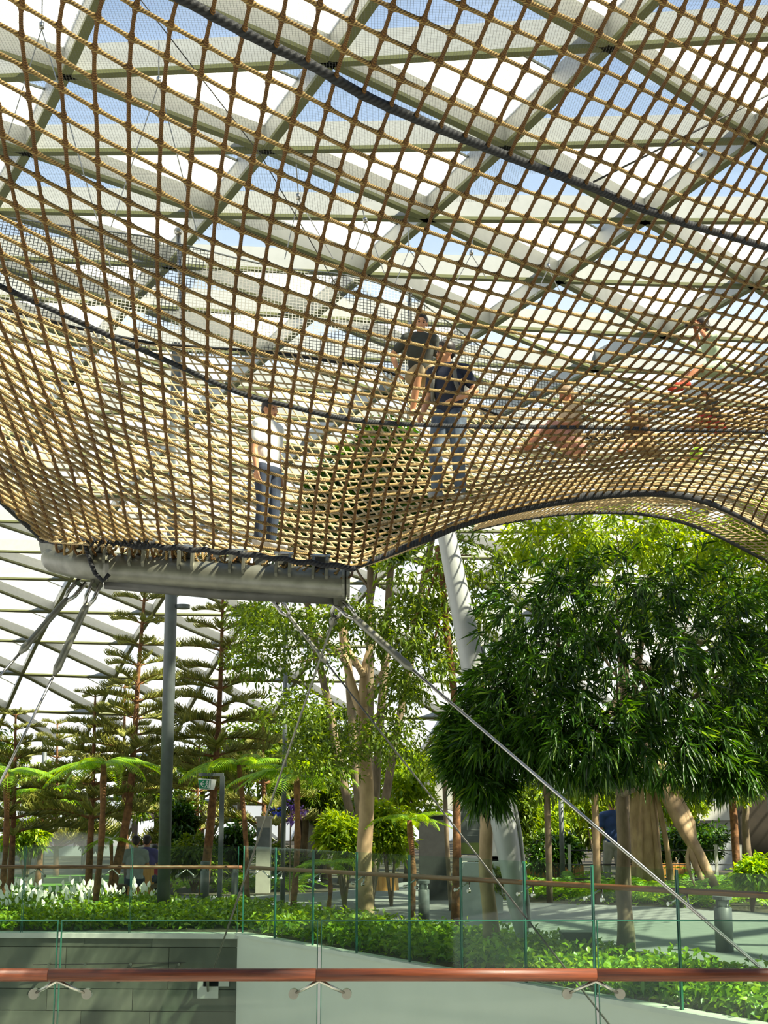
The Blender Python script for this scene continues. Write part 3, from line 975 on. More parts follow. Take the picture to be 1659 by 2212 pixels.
for px, py, yaw, Y in ((692, 1253, 0, DY), (613, 1248, 0, DY), (514, 1241, 0, DY), (405, 1233, 0, DY), (300, 1226, 0, DY), (213, 1220, 0.1, DY), (152, 1211, 0.5, DY + 0.2), (108, 1202, 0.7, DY + 0.42)):
    clamp(px, py, yaw, Y)
for px, py in ((462, 1222), (355, 1212), (560, 1228)):
    MB().box(P(px, py - 12, DY - 0.02) - RL, (0.09, 0.10, 0.10)).build('hold_down', GALV_DARK, ring)
for px, py in ((208, 1262), (733, 1300)):
    c = P(px, py, DY) - RL
    MB().prism([c + Vector((-0.05, -0.012, 0.10)), c + Vector((0.06, -0.012, 0.10)), c + Vector((0.05, -0.012, -0.02)), c + Vector((0, -0.012, -0.06)), c + Vector((-0.045, -0.012, -0.02))], (0, 0.025, 0)).build('lug', GALV, ring)

# ------------------------------------------------------------------ stay cables
def stay(label, a, mid, b, r_rod=0.030, r_cab=0.011, steel=GALV, cab=STAINLESS):
    s = thing('stay_cable', label, 'cable', a, 0, None)
    mid, b = mid - a, b - a
    d = mid.normalized()
    sd = d.cross(Vector((0, 1, 0))).normalized()
    for k in (-1, 1):
        MB().tube([sd * 0.03 * k - d * 0.04, sd * 0.034 * k + d * 0.10, sd * 0.012 * k + d * 0.17], [0.018, 0.018, 0.015], 8).build('fork', STAINLESS, s, True)
    MB().tube([Vector((0, -0.05, 0)), Vector((0, 0.05, 0))], 0.02, 10).build('pin', STAINLESS, s)
    L = mid.length
    MB().tube([d * 0.15, d * 0.2, d * 0.45, d * (L - 0.12), d * (L - 0.06), d * L], [0.018, r_rod, r_rod, r_rod, 0.034, 0.014], 12).build('turnbuckle', steel, s, True)
    MB().tube([d * (L - 0.02), b], r_cab, 8).build('wire_rope', cab, s, True)
    return s
stay('outermost grey turnbuckle stay running off the left edge', P(172, 1262, 11.15), P(42, 1412, 11.0), P(-90, 1562, 10.8), 0.026)
stay('long turnbuckle stay hanging steeply from the ring lashed with black rope', P(206, 1266, 11.0), P(117, 1458, 11.0), P(-60, 1812, 11.0), 0.031)
stay('thick pale turnbuckle stay running from the ring end to the lower right', P(735, 1306, 11.0), P(892, 1448, 10.8), P(1760, 2190, 9.6), 0.030, 0.013)
stay('thinner dark stay crossing in front of the pale tree trunk', P(600, 1300, 12.2), P(706, 1432, 12.0), P(1345, 2250, 10.6), 0.016, 0.008, GALV, GALV_DARK)
stay('thin slanting stay anchored to the stone wall plate', P(731, 1310, 11.05), P(716, 1352, 11.3), P(455, 2112, 16.9), 0.012, 0.0105, GALV, GALV)
# anchor plate on the stone wall
ap_ = thing('anchor_plate', 'grey steel anchor plate for the stay on the stone wall', 'plate', P(450, 2125, CORNER.y - 0.02))
MB().box((0, 0.0, -0.02), (0.26, 0.05, 0.30)).build('plate', CONCRETE, ap_)
MB().box((0.1, -0.01, 0.05), (0.32, 0.03, 0.16)).build('backing_plate', CONCRETE, ap_)
MB().prism([(-0.012, -0.02, -0.10), (-0.012, -0.02, 0.06), (-0.012, -0.14, 0.10), (-0.012, -0.14, 0.05)], (0.024, 0, 0)).build('lug', GALV, ap_)
# black guy wire across the upper right, and thin suspension hangers between net and roof
def wire(label, pts, r, m=WIRE_BLACK, name='guy_wire'):
    o = MB().tube([Vector(p) - Vector(pts[0]) for p in pts], r, 6).build(name, m, None, True)
    o.location = pts[0]
    return tag(o, label, 'wire')
wire('thin black wire slanting up to the top right corner of the net', [net_at(1282, 393), P(1659, 205, 6.6), P(1800, 135, 7.0)], 0.005)
wire('thin dark wire slanting across the roof at the upper left', [P(250, -70, 8), P(560, 330, 9), P(740, 640, 11)], 0.004)
def hanger(label, top, mid, feet):
    h = thing('hanger_cable', label, 'cable', top, 0, 'suspension hangers of the net')
    m = mid - top
    MB().tube([(0, 0, 0), m * 0.9], 0.006, 6).build('upper_cable', STAINLESS, h)
    MB().tube([m * 0.86, m], 0.022, 8).build('shackle', STAINLESS, h, True)
    for f in feet:
        MB().tube([m, f - top], 0.005, 6).build('lower_cable', STAINLESS, h)
hanger('steel hanger beside the top left corner splitting into two thin legs', P(92, -30, 11), P(90, 62, 11), [P(15, 300, 11), P(240, 580, 11)])
hanger('steel hanger below the dark wire splitting into two thin legs', P(343, 90, 11), P(343, 180, 11), [P(240, 490, 11), P(430, 520, 11)])
hanger('steel hanger with legs reaching the middle of the net', P(640, 355, 12), P(645, 430, 12), [P(615, 560, 12), P(720, 560, 12)])
hanger('steel hanger right of the middle with short splayed legs', P(775, 420, 12), P(790, 480, 12), [P(760, 560, 12), P(830, 590, 12)])
hanger('steel hanger above the head of the man in the charcoal shirt', P(880, 470, 14), P(884, 540, 14), [P(850, 620, 14), P(930, 600, 14)])
hanger('steel hanger near the centre right of the roof', P(1022, 495, 14), P(1018, 550, 14), [P(985, 610, 14), P(1050, 600, 14)])
hanger('steel hanger at the right above the seated visitors', P(1190, 515, 14), P(1184, 580, 14), [P(1155, 640, 14), P(1215, 640, 14)])
# ================================================================== people
SKIN = mat('skin', (0.55, 0.27, 0.135), (0.48, 0.225, 0.11), 0.5, scale=5)
SKIN_TAN = mat('skin_tanned', (0.42, 0.16, 0.07), (0.35, 0.13, 0.055), 0.5, scale=5)
HAIR = mat('dark_hair', (0.020, 0.013, 0.010), (0.012, 0.008, 0.006), 0.5, scale=30)
HAIR_TAN = mat('light_brown_hair', (0.20, 0.125, 0.06), (0.14, 0.085, 0.04), 0.6, scale=30)
DARK = mat('eye_dark', (0.01, 0.008, 0.006), None, 0.3)
LIP = mat('lip', (0.33, 0.10, 0.07), None, 0.5)
TEETH = mat('teeth', (0.8, 0.76, 0.7), None, 0.4)
def cloth(name, c, c2=None):
    return mat('cloth_' + name, c, c2 or tuple(x * 0.82 for x in c), 0.85, scale=12, bump=0.1)
def fuse(name, mb, voxel, m, parent=None, smooth=5):
    """join overlapping solids into one continuous surface"""
    me = mb.mesh(name + '_raw', m)
    o = bpy.data.objects.new(name + '_raw', me)
    col.objects.link(o)
    r = o.modifiers.new('r', 'REMESH'); r.mode = 'VOXEL'; r.voxel_size = voxel; r.use_smooth_shade = True
    s = o.modifiers.new('s', 'SMOOTH'); s.iterations = smooth; s.factor = 0.5
    dg = bpy.context.evaluated_depsgraph_get()
    out = bpy.data.meshes.new_from_object(o.evaluated_get(dg))
    bpy.data.objects.remove(o)
    bpy.data.meshes.remove(me)
    out.name = name
    out.materials.clear(); out.materials.append(m)
    return link(name, out, parent)
def limb(mb, pts, rads):
    """tapered limb with round joints"""
    pts = [Vector(p) for p in pts]
    path, rr = [], []
    for i in range(len(pts) - 1):
        for k in range(4):
            t = k / 4
            path.append(lerp(pts[i], pts[i + 1], t)); rr.append(lerp(rads[i], rads[i + 1], t))
    path.append(pts[-1]); rr.append(rads[-1])
    mb.tube(path, rr, 12)
    for p, r in zip(pts, rads):
        mb.ball(p, r * 0.99, 12, 8)
def hand(mb, wrist, d, palm_n, side, curl=0.5, s=1.0):
    """palm, four fingers of unequal length bent at the knuckles and a thumb from the palm's side"""
    d = d.normalized(); n = (palm_n - d * palm_n.dot(d)).normalized(); w = d.cross(n) * side
    M = Matrix((w, d, n)).transposed()
    mb.ball(wrist + d * 0.045 * s, (0.038 * s, 0.055 * s, 0.017 * s), 10, 8, M)
    for i, (off, ln) in enumerate(((-0.028, 0.068), (-0.010, 0.078), (0.009, 0.074), (0.027, 0.058))):
        p = wrist + d * 0.085 * s + w * off * s
        q, dd = p, d
        pts = [p - d * 0.02 * s]
        for seg in range(3):
            dd = (dd + n * curl * 0.55).normalized()
            pts.append(q.copy()); q = q + dd * ln * s / 2.6
        pts.append(q)
        limb(mb, pts, [0.0095 * s, 0.0095 * s, 0.009 * s, 0.008 * s, 0.007 * s])
    p = wrist + d * 0.02 * s - w * 0.03 * s
    limb(mb, [p, p + (d * 0.6 - w + n * 0.3).normalized() * 0.04 * s, p + (d * 1.4 - w + n * 0.6).normalized() * 0.075 * s], [0.013 * s, 0.011 * s, 0.008 * s])
def head_solid(mb, c, M, s=1.0):
    def g(x, y, z): return c + M @ Vector((x, y, z)) * s
    mb.ball(g(0, -0.012, 0.025), (0.074 * s, 0.092 * s, 0.092 * s), 18, 14, M)
    mb.ball(g(0, 0.030, -0.040), (0.056 * s, 0.062 * s, 0.068 * s), 16, 12, M)
    mb.ball(g(0, 0.055, -0.092), (0.028 * s, 0.024 * s, 0.020 * s), 10, 8, M)
    limb(mb, [g(0, 0.084, 0.012), g(0, 0.104, -0.026)], [0.010 * s, 0.015 * s])
    mb.ball(g(0, 0.078, 0.030), (0.048 * s, 0.016 * s, 0.012 * s), 10, 6, M)
    for k in (-1, 1):
        mb.ball(g(k * 0.078, -0.012, -0.012), (0.012 * s, 0.022 * s, 0.034 * s), 10, 8, M)
        mb.ball(g(k * 0.036, 0.060, -0.028), (0.020 * s, 0.018 * s, 0.018 * s), 8, 6, M)
def person(label, loc, rz, J, dress, s=1.0, voxel=0.008, group=None, hairstyle='short', glasses=False, face=True):
    """J: joint places in the person's own space (x right, y ahead, z up, metres at s = 1)"""
    V = {k: Vector(v) for k, v in J.items()}
    mb = MB()
    pel, chest, neck, hd = V['pelvis'], V['chest'], V['neck'], V['head']
    up = (neck - pel).normalized()
    right = (V['shoulder_r'] - V['shoulder_l']).normalized()
    fwd = up.cross(right).normalized()
    TM = Matrix((right, -right.cross(up).normalized() * -1, up)).transposed()
    hips = (V['hip_r'] - V['hip_l']).normalized()
    def torso(m, g):
        m.ball(pel, (0.165 + g, 0.115 + g, 0.135 + g), 16, 12, Matrix((hips, up.cross(hips).normalized(), up)).transposed())
        mid = lerp(pel, chest, 0.5)
        m.ball(mid, (0.145 + g, 0.105 + g, 0.17 + g), 16, 12, TM)
        m.ball(chest, (0.170 + g, 0.115 + g, 0.19 + g), 16, 12, TM)
        m.ball(lerp(chest, neck, 0.55), (0.13 + g, 0.085 + g, 0.09 + g), 14, 10, TM)
        limb(m, [V['shoulder_l'], neck - up * 0.05, V['shoulder_r']], [0.068 + g, 0.075 + g, 0.068 + g])
    torso(mb, 0)
    limb(mb, [neck - up * 0.06, neck, hd - (hd - neck) * 0.25], [0.062, 0.054, 0.052])
    hf = Vector(J.get('look', tuple(fwd)))
    hu = (hd - neck).normalized()
    hr = hf.cross(hu).normalized()
    hf = hu.cross(hr).normalized()
    HM = Matrix((hr, hf, hu)).transposed()
    hc = hd
    head_solid(mb, hc, HM)
    for k, sd in (('l', -1), ('r', 1)):
        sh, el, wr = V['shoulder_' + k], V['elbow_' + k], V['wrist_' + k]
        limb(mb, [sh, lerp(sh, el, 0.4), el, lerp(el, wr, 0.3), wr], [0.055, 0.047, 0.038, 0.040, 0.026])
        hd_ = Vector(J['hand_' + k]) if 'hand_' + k in J else (wr - el)
        pn = Vector(J.get('palm_' + k, (-sd, 0.2, 0)))
        if abs(pn.normalized().dot(hd_.normalized())) > 0.95: pn = pn + Vector((0.3, 0.5, 0.2))
        hand(mb, wr, hd_, pn, sd)
        hp, kn, an, to = V['hip_' + k], V['knee_' + k], V['ankle_' + k], V['toe_' + k]
        limb(mb, [hp, lerp(hp, kn, 0.4), kn, lerp(kn, an, 0.35), an], [0.090, 0.078, 0.055, 0.056, 0.036])
        limb(mb, [an - (to - an).normalized() * 0.04 + Vector((0, 0, -0.03)), lerp(an, to, 0.5) + Vector((0, 0, -0.025)), to], [0.038, 0.036, 0.026])
    body = fuse('person', mb, voxel, dress.get('skin', SKIN))
    body.location = loc
    body.rotation_euler = (0, 0, rz)
    body.scale = (s, s, s)
    tag(body, label, 'person', group)
    # clothing
    st = MB()
    torso(st, 0.014)
    for k in ('l', 'r'):
        sh, el, wr = V['shoulder_' + k], V['elbow_' + k], V['wrist_' + k]
        f = dress.get('sleeve', 0.55)
        if f > 0:
            e = lerp(sh, el, min(f, 1))
            pts, rr = [sh, e], [0.072, 0.064]
            if f > 1:
                pts.append(lerp(el, wr, f - 1)); rr = [0.072, 0.056, 0.046]
            limb(st, pts, rr)
    limb(st, [neck - up * 0.07, neck - up * 0.005], [0.075, 0.066])
    fuse('shirt', st, voxel * 1.2, dress['shirt'], body, 3)
    tr = MB()
    tr.ball(pel - up * 0.02, (0.182, 0.13, 0.13), 16, 12, Matrix((hips, up.cross(hips).normalized(), up)).transposed())
    for k in ('l', 'r'):
        hp, kn, an = V['hip_' + k], V['knee_' + k], V['ankle_' + k]
        f = dress.get('leg', 1.9)
        if f <= 1:
            limb(tr, [hp, lerp(hp, kn, f)], [0.108, 0.094])
        else:
            limb(tr, [hp, kn, lerp(kn, an, f - 1)], [0.106, 0.074, 0.062])
    fuse('trousers', tr, voxel * 1.2, dress['trousers'], body, 3)
    if 'shoes' in dress:
        for k in ('l', 'r'):
            an, to = V['ankle_' + k], V['toe_' + k]
            m = MB()
            limb(m, [an - (to - an).normalized() * 0.05 + Vector((0, 0, -0.04)), lerp(an, to, 0.5) + Vector((0, 0, -0.03)), to + (to - an).normalized() * 0.02], [0.048, 0.047, 0.038])
            fuse('shoe', m, voxel * 1.2, dress['shoes'], body, 3)
    # hair and face
    def g(x, y, z): return hc + HM @ Vector((x, y, z))
    hm = MB()
    hm.ball(g(0, -0.022, 0.040), (0.084, 0.094, 0.088), 18, 14, HM)
    hm.ball(g(0, 0.030, 0.092), (0.058, 0.038, 0.026), 12, 8, HM)
    hm.ball(g(0, -0.060, -0.010), (0.066, 0.050, 0.070), 12, 8, HM)
    if hairstyle == 'long':
        hm.ball(g(0, -0.070, -0.10), (0.085, 0.050, 0.13), 12, 10, HM)
        for k in (-1, 1):
            limb(hm, [g(k * 0.075, -0.01, 0.02), g(k * 0.086, -0.01, -0.10), g(k * 0.08, -0.02, -0.20)], [0.026, 0.030, 0.018])
    elif hairstyle == 'spiky':
        for i in range(14):
            a = i * 2.4
            rr = 0.05 * (i / 14) ** 0.5
            limb(hm, [g(math.cos(a) * rr, math.sin(a) * rr, 0.10), g(math.cos(a) * rr * 1.6, math.sin(a) * rr * 1.5 + 0.01, 0.155)], [0.018, 0.006])
    elif hairstyle == 'cap':
        hm.ball(g(0, 0.0, 0.06), (0.092, 0.105, 0.07), 16, 10, HM)
    fuse('hair', hm, voxel, dress.get('hair', HAIR), body, 2)
    if face:
        for k in (-1, 1):
            MB().ball(g(k * 0.032, 0.073, 0.008), (0.014, 0.008, 0.007), 10, 6, HM).build('eye', DARK, body, True)
            MB().ball(g(k * 0.033, 0.082, 0.034), (0.021, 0.008, 0.005), 8, 5, HM).build('eyebrow', dress.get('hair', HAIR), body, True)
        MB().ball(g(0, 0.086, -0.058), (0.026, 0.010, 0.008), 10, 6, HM).build('mouth', TEETH if dress.get('smile') else LIP, body, True)
    if glasses:
        m = MB()
        for k in (-1, 1):
            m.tube([g(k * 0.034 + 0.024 * math.cos(a), 0.094, 0.006 + 0.018 * math.sin(a)) for a in np.linspace(0, 2 * PI, 17)], 0.0028, 5, False)
            m.tube([g(k * 0.058, 0.094, 0.012), g(k * 0.082, 0.02, 0.012), g(k * 0.082, -0.02, 0.004)], 0.0026, 5)
        m.tube([g(-0.012, 0.094, 0.010), g(0.012, 0.094, 0.010)], 0.0026, 5)
        m.build('glasses', DARK, body)
    return body
def stand(**kw):
    J = dict(pelvis=(0, 0, 0.93), chest=(0, 0.01, 1.25), neck=(0, 0.0, 1.47), head=(0, 0.02, 1.61),
             shoulder_l=(-0.175, 0, 1.40), shoulder_r=(0.175, 0, 1.40), elbow_l=(-0.235, -0.02, 1.12), elbow_r=(0.235, -0.02, 1.12),
             wrist_l=(-0.245, 0.06, 0.88), wrist_r=(0.245, 0.06, 0.88),
             hip_l=(-0.09, 0, 0.90), hip_r=(0.09, 0, 0.90), knee_l=(-0.10, 0.02, 0.49), knee_r=(0.10, 0.02, 0.49),
             ankle_l=(-0.11, -0.02, 0.09), ankle_r=(0.11, -0.02, 0.09), toe_l=(-0.13, 0.14, 0.03), toe_r=(0.13, 0.14, 0.03))
    J.update(kw)
    return J
def sit(lean=0.0, knee=0.45, **kw):
    """seated on the ground or a stool of no height: hips near z = 0.1"""
    J = dict(pelvis=(0, 0, 0.12), chest=(0, 0.02 + lean * 0.32, 0.44), neck=(0, 0.02 + lean * 0.55, 0.66), head=(0, 0.04 + lean * 0.68, 0.80),
             shoulder_l=(-0.17, lean * 0.5, 0.59), shoulder_r=(0.17, lean * 0.5, 0.59), elbow_l=(-0.24, 0.08 + lean * 0.4, 0.33), elbow_r=(0.24, 0.08 + lean * 0.4, 0.33),
             wrist_l=(-0.15, 0.30, 0.36), wrist_r=(0.15, 0.30, 0.36),
             hip_l=(-0.09, 0.02, 0.11), hip_r=(0.09, 0.02, 0.11), knee_l=(-0.12, 0.40, knee - 0.05), knee_r=(0.12, 0.40, knee - 0.05),
             ankle_l=(-0.11, 0.66, 0.08), ankle_r=(0.11, 0.66, 0.08), toe_l=(-0.12, 0.83, 0.05), toe_r=(0.12, 0.83, 0.05))
    J.update(kw)
    return J
def feet_at(px, py):
    return far_pixel(px, py)
W_TEE = cloth('white', (0.80, 0.80, 0.76)); NAVY = cloth('navy', (0.016, 0.022, 0.045)); JEANS = cloth('jeans', (0.055, 0.075, 0.11), (0.10, 0.14, 0.19))
CHAR = cloth('charcoal', (0.045, 0.05, 0.042)); KHAKI = cloth('khaki', (0.36, 0.27, 0.15)); SAGE = cloth('sage', (0.42, 0.52, 0.36))
BEIGE = cloth('beige', (0.50, 0.40, 0.27)); BLUEP = cloth('blue', (0.03, 0.07, 0.22)); RED = cloth('red', (0.45, 0.03, 0.03)); NEON = cloth('neon', (0.35, 0.62, 0.03))
PURPLE = cloth('purple', (0.10, 0.07, 0.30)); GREYT = cloth('grey', (0.30, 0.32, 0.33)); PINK = cloth('pink', (0.60, 0.04, 0.12)); BROWNT = cloth('brown', (0.20, 0.11, 0.05))
GREYB = cloth('dusk_blue', (0.22, 0.28, 0.34)); WHITE_SHOE = cloth('shoe_white', (0.55, 0.54, 0.52)); DARKBLUE = cloth('dark_denim', (0.02, 0.03, 0.055), (0.035, 0.05, 0.08))
# boy in the white t-shirt, three-quarter view to the right, arms hanging
loc = feet_at(575, 1186)
hgt = (1186 - 852) * (loc.y / math.cos(PITCH) * 1.0) / FPX
Sk = hgt / 1.74
boy = person('boy in a white t-shirt and dark blue trousers standing behind the ring, arms hanging', loc, -2.15,
    stand(look=(0.0, 1, -0.22), elbow_l=(-0.225, -0.04, 1.11), elbow_r=(0.225, -0.02, 1.11), wrist_l=(-0.235, 0.0, 0.86), wrist_r=(0.235, 0.03, 0.86)),
    dict(shirt=W_TEE, trousers=DARKBLUE, shoes=WHITE_SHOE, sleeve=0.6, leg=1.9), Sk, 0.008)
m = MB().tube([Vector((-0.235, 0.0, 0.90)) + Vector((0.034 * math.cos(a), 0.034 * math.sin(a), 0)) for a in np.linspace(0, 2 * PI, 13)], 0.011, 6, False)
m.build('wristband', cloth('wristband', (0.25, 0.5, 0.75)), boy, True)
# man in navy with backpack straps and glasses, looking to the left
loc = feet_at(972, 1082)
S2 = (1082 - 722) * (loc.y / math.cos(PITCH)) / FPX / 1.74
man = person('man in glasses and navy t-shirt with grey backpack straps walking down the net', loc, PI - 0.35,
    stand(pelvis=(0, -0.05, 0.92), chest=(0, 0.04, 1.24), neck=(0, 0.06, 1.46), head=(0, 0.10, 1.60), look=(0.75, 0.8, -0.10),
          elbow_l=(-0.30, 0.02, 1.16), wrist_l=(-0.14, 0.24, 1.02), hand_l=(0.6, 0.6, -0.25), palm_l=(0, 0.2, -1),
          elbow_r=(0.23, -0.02, 1.14), wrist_r=(0.26, 0.16, 0.90), knee_r=(0.11, 0.14, 0.50), ankle_r=(0.12, 0.06, 0.10), toe_r=(0.13, 0.22, 0.03)),
    dict(shirt=NAVY, trousers=JEANS, shoes=GREYT, sleeve=0.62, leg=1.95), S2, 0.008, None, 'short', True)
for k in (-1, 1):
    MB().tube([Vector((k * 0.115, -0.14, 1.15)), Vector((k * 0.115, -0.06, 1.44)), Vector((k * 0.112, 0.06, 1.475)), Vector((k * 0.115, 0.165, 1.36)), Vector((k * 0.13, 0.165, 1.22)), Vector((k * 0.165, 0.05, 1.08))], 0.022, 6).build('backpack_strap', cloth('strap_grey', (0.17, 0.17, 0.15)), man, True)
pk = MB(); pk.ball((0, -0.20, 1.26), (0.15, 0.10, 0.23), 14, 10)
pk.build('backpack', cloth('pack_grey', (0.12, 0.12, 0.11)), man, True)
# man in charcoal polo, one knee raised, smiling
loc = feet_at(892, 912)
k3 = FPX / (loc.y / math.cos(PITCH))
S3 = 0.98
# standing foot is far below the raised hips: a deep step down the slope
man2 = person('smiling man in a charcoal polo shirt and khaki shorts stepping with one knee raised', loc, PI + 0.10,
    dict(pelvis=(-0.10, -0.10, 0.66), chest=(-0.10, -0.02, 0.97), neck=(-0.10, 0.01, 1.19), head=(-0.11, 0.05, 1.33), look=(0.10, 1, -0.05),
         shoulder_l=(-0.28, 0.0, 1.12), shoulder_r=(0.08, 0.0, 1.12), elbow_l=(-0.36, -0.06, 0.86), wrist_l=(-0.30, 0.10, 0.66),
         elbow_r=(0.26, -0.08, 0.92), wrist_r=(0.20, 0.02, 0.68), hip_l=(-0.19, -0.10, 0.63), hip_r=(-0.01, -0.10, 0.63),
         knee_l=(-0.24, 0.26, 0.62), ankle_l=(-0.12, 0.16, 0.24), toe_l=(-0.12, 0.30, 0.16),
         knee_r=(-0.04, 0.30, 0.60), ankle_r=(0.02, 0.14, 0.12), toe_r=(0.04, 0.27, 0.03)),
    dict(shirt=CHAR, trousers=KHAKI, sleeve=0.62, leg=0.92, smile=True), S3, 0.009, None, 'spiky')
MB().tube([Vector((0.205, 0.01, 0.70)) + Vector((0.034 * math.cos(a), 0.034 * math.sin(a), 0)) for a in np.linspace(0, 2 * PI, 13)], 0.010, 6, False).build('wristband', cloth('band_green', (0.25, 0.6, 0.03)), man2, True)
# woman photographing, seated high on the net, facing left
loc = feet_at(1548, 905)
loc = P(1552, 812, loc.y)
woman = person('woman in pale sage sitting high on the net with a camera raised', loc, PI / 2 + 0.15,
    sit(0.25, 0.20, elbow_l=(-0.30, 0.30, 0.52), elbow_r=(0.30, 0.16, 0.60), wrist_l=(-0.08, 0.32, 0.74), wrist_r=(0.09, 0.30, 0.76), hand_l=(0.5, -0.1, 0.8), hand_r=(-0.5, 0.1, 0.8),
        knee_l=(-0.10, 0.36, 0.06), knee_r=(0.10, 0.40, 0.04), ankle_l=(-0.11, 0.58, -0.16), ankle_r=(0.11, 0.60, -0.16), toe_l=(-0.12, 0.72, -0.20), toe_r=(0.12, 0.72, -0.20)),
    dict(shirt=SAGE, trousers=SAGE, skin=SKIN_TAN, sleeve=0.5, leg=0.6, shoes=cloth('shoe_red', (0.5, 0.05, 0.02))), 1.0, 0.010, None, 'long', False, False)
cm = empty('camera_body'); cm.parent = woman; cm.location = (0, 0.40, 0.80)
MB().box((0, 0, 0), (0.13, 0.06, 0.085)).build('case', DARK, cm)
MB().tube([(0, 0.03, 0), (0, 0.10, 0)], 0.035, 12).build('lens', DARK, cm)
# visitors sitting further along
loc = P(1245, 985, feet_at(1245, 990).y)
person('person with light brown hair in beige sitting on the net beside the black arch', loc, PI / 2 + 0.35, sit(0.12, 0.40),
    dict(shirt=BEIGE, trousers=cloth('rose', (0.50, 0.25, 0.2)), skin=SKIN_TAN, hair=HAIR_TAN, sleeve=0.5, leg=1.2), 1.05, 0.011, None, 'cap', False, False)
loc = P(1408, 990, feet_at(1400, 985).y)
person('person in brown crouching low on the net under the long black rope', loc, PI / 2 + 0.7, sit(0.75, 0.35),
    dict(shirt=BROWNT, trousers=KHAKI, skin=SKIN_TAN, hair=HAIR_TAN, sleeve=1.4, leg=1.5), 0.78, 0.011, None, 'short', False, False)
loc = P(1556, 935, feet_at(1556, 935).y)
person('dark haired person in a red top crouching below the woman with the camera', loc, PI / 2 + 0.2, sit(0.35, 0.35),
    dict(shirt=CHAR, trousers=RED, skin=SKIN_TAN, sleeve=1.2, leg=1.0), 0.72, 0.011, None, 'long', False, False)
loc = P(1500, 1020, feet_at(1500, 1010).y)
person('person in a bright lime green top lying back on the net at the right', loc, PI / 2 + 0.4, sit(-0.2, 0.25),
    dict(shirt=NEON, trousers=KHAKI, sleeve=0.5, leg=1.2), 0.5, 0.011, None, 'short', False, False)
# seated group behind the timber stool, backs to us
for px, py, Y, c, lab, rz in ((291, 1866, 25.6, GREYT, 'seated person with a grey and navy top behind the timber stool', 0.2),
                              (313, 1868, 25.9, PURPLE, 'seated person in a purple top behind the timber stool', 0.0),
                              (328, 1872, 26.6, PINK, 'seated child in a pink top partly hidden by the grey pole', -0.3)):
    b = PZ(px, 1925 if c != PINK else 1915)
    b = Vector((P(px, 1900, Y).x, Y, 0.22))
    sc_ = 0.95 if c != PINK else 0.75
    person(lab, b - Vector((0, 0, 0.02)), rz, sit(0.1, 0.15, ankle_l=(-0.11, 0.60, -0.12), ankle_r=(0.11, 0.60, -0.12), toe_l=(-0.12, 0.77, -0.15), toe_r=(0.12, 0.77, -0.15)),
           dict(shirt=c, trousers=DARKBLUE, sleeve=0.5), sc_, 0.014, None, 'short', False, False)
bench = thing('bench', 'low brown bench under the seated visitors', 'bench', (P(310, 1900, 26).x, 26.0, 0))
MB().box((0, 0, 0.18), (1.0, 0.42, 0.06)).build('seat', BARK_GREY, bench)
for x in (-0.42, 0.42):
    MB().box((x, 0, 0.075), (0.10, 0.36, 0.15)).build('leg', BARK_GREY, bench)
# man in a blue polo walking away on the path
g = Vector((P(1327, 1900, 26.0).x, 26.0, 0.03))
person('man in a dark blue polo shirt walking away behind the right tree trunk', g, 0.1,
    stand(elbow_r=(0.26, -0.02, 1.14), wrist_r=(0.27, 0.14, 0.95), knee_l=(-0.10, 0.10, 0.5), ankle_l=(-0.10, 0.10, 0.1), toe_l=(-0.11, 0.26, 0.03), ankle_r=(0.10, -0.14, 0.12), toe_r=(0.11, 0.0, 0.03)),
    dict(shirt=BLUEP, trousers=cloth('light_grey', (0.42, 0.42, 0.40)), shoes=CHAR, sleeve=0.6), 0.99, 0.013, None, 'short', False, False)
# ================================================================== plants
def leaves_mesh(name, base, dirs, lens, wids, m, droop=0.25, fold=0.25):
    """many leaves, each a folded blade with its own midrib, as one mesh"""
    n = len(base)
    d = dirs / (np.linalg.norm(dirs, axis=1, keepdims=True) + 1e-9)
    up = np.tile(np.array([[0, 0, 1.0]]), (n, 1)) + rng.normal(0, 0.35, (n, 3))
    side = np.cross(d, up); side /= (np.linalg.norm(side, axis=1, keepdims=True) + 1e-9)
    nor = np.cross(side, d)
    L = lens[:, None]; W = wids[:, None]
    mid = base + d * L * 0.45 - np.array([[0, 0, 1.0]]) * L * droop * 0.2
    tip = base + d * L - np.array([[0, 0, 1.0]]) * L * droop
    l1 = mid + side * W * 0.5 + nor * W * fold
    r1 = mid - side * W * 0.5 + nor * W * fold
    V = np.stack([base, r1, tip, l1], 1).reshape(-1, 3)
    me = bpy.data.meshes.new(name)
    me.vertices.add(4 * n)
    me.vertices.foreach_set('co', V.astype(np.float32).ravel())
    idx = np.arange(n)[:, None] * 4 + np.array([[0, 1, 2, 0, 2, 3]])
    me.loops.add(6 * n)
    me.loops.foreach_set('vertex_index', idx.astype(np.int32).ravel())
    me.polygons.add(2 * n)
    me.polygons.foreach_set('loop_start', np.arange(0, 6 * n, 3, dtype=np.int32))
    me.polygons.foreach_set('loop_total', np.full(2 * n, 3, dtype=np.int32))
    me.materials.append(m)
    me.update(calc_edges=True)
    me.validate()
    return me
def cluster_leaves(centers, outdirs, per, length, width, spread=0.9, jit=0.05, down=0.35):
    """rosettes of leaves at twig ends"""
    n = len(centers)
    b = np.repeat(centers, per, 0) + rng.normal(0, jit, (n * per, 3))
    o = np.repeat(outdirs, per, 0)
    d = o + rng.normal(0, spread, (n * per, 3))
    d[:, 2] -= down
    L = length * rng.uniform(0.65, 1.2, n * per)
    W = width * rng.uniform(0.75, 1.2, n * per)
    return b, d, L, W
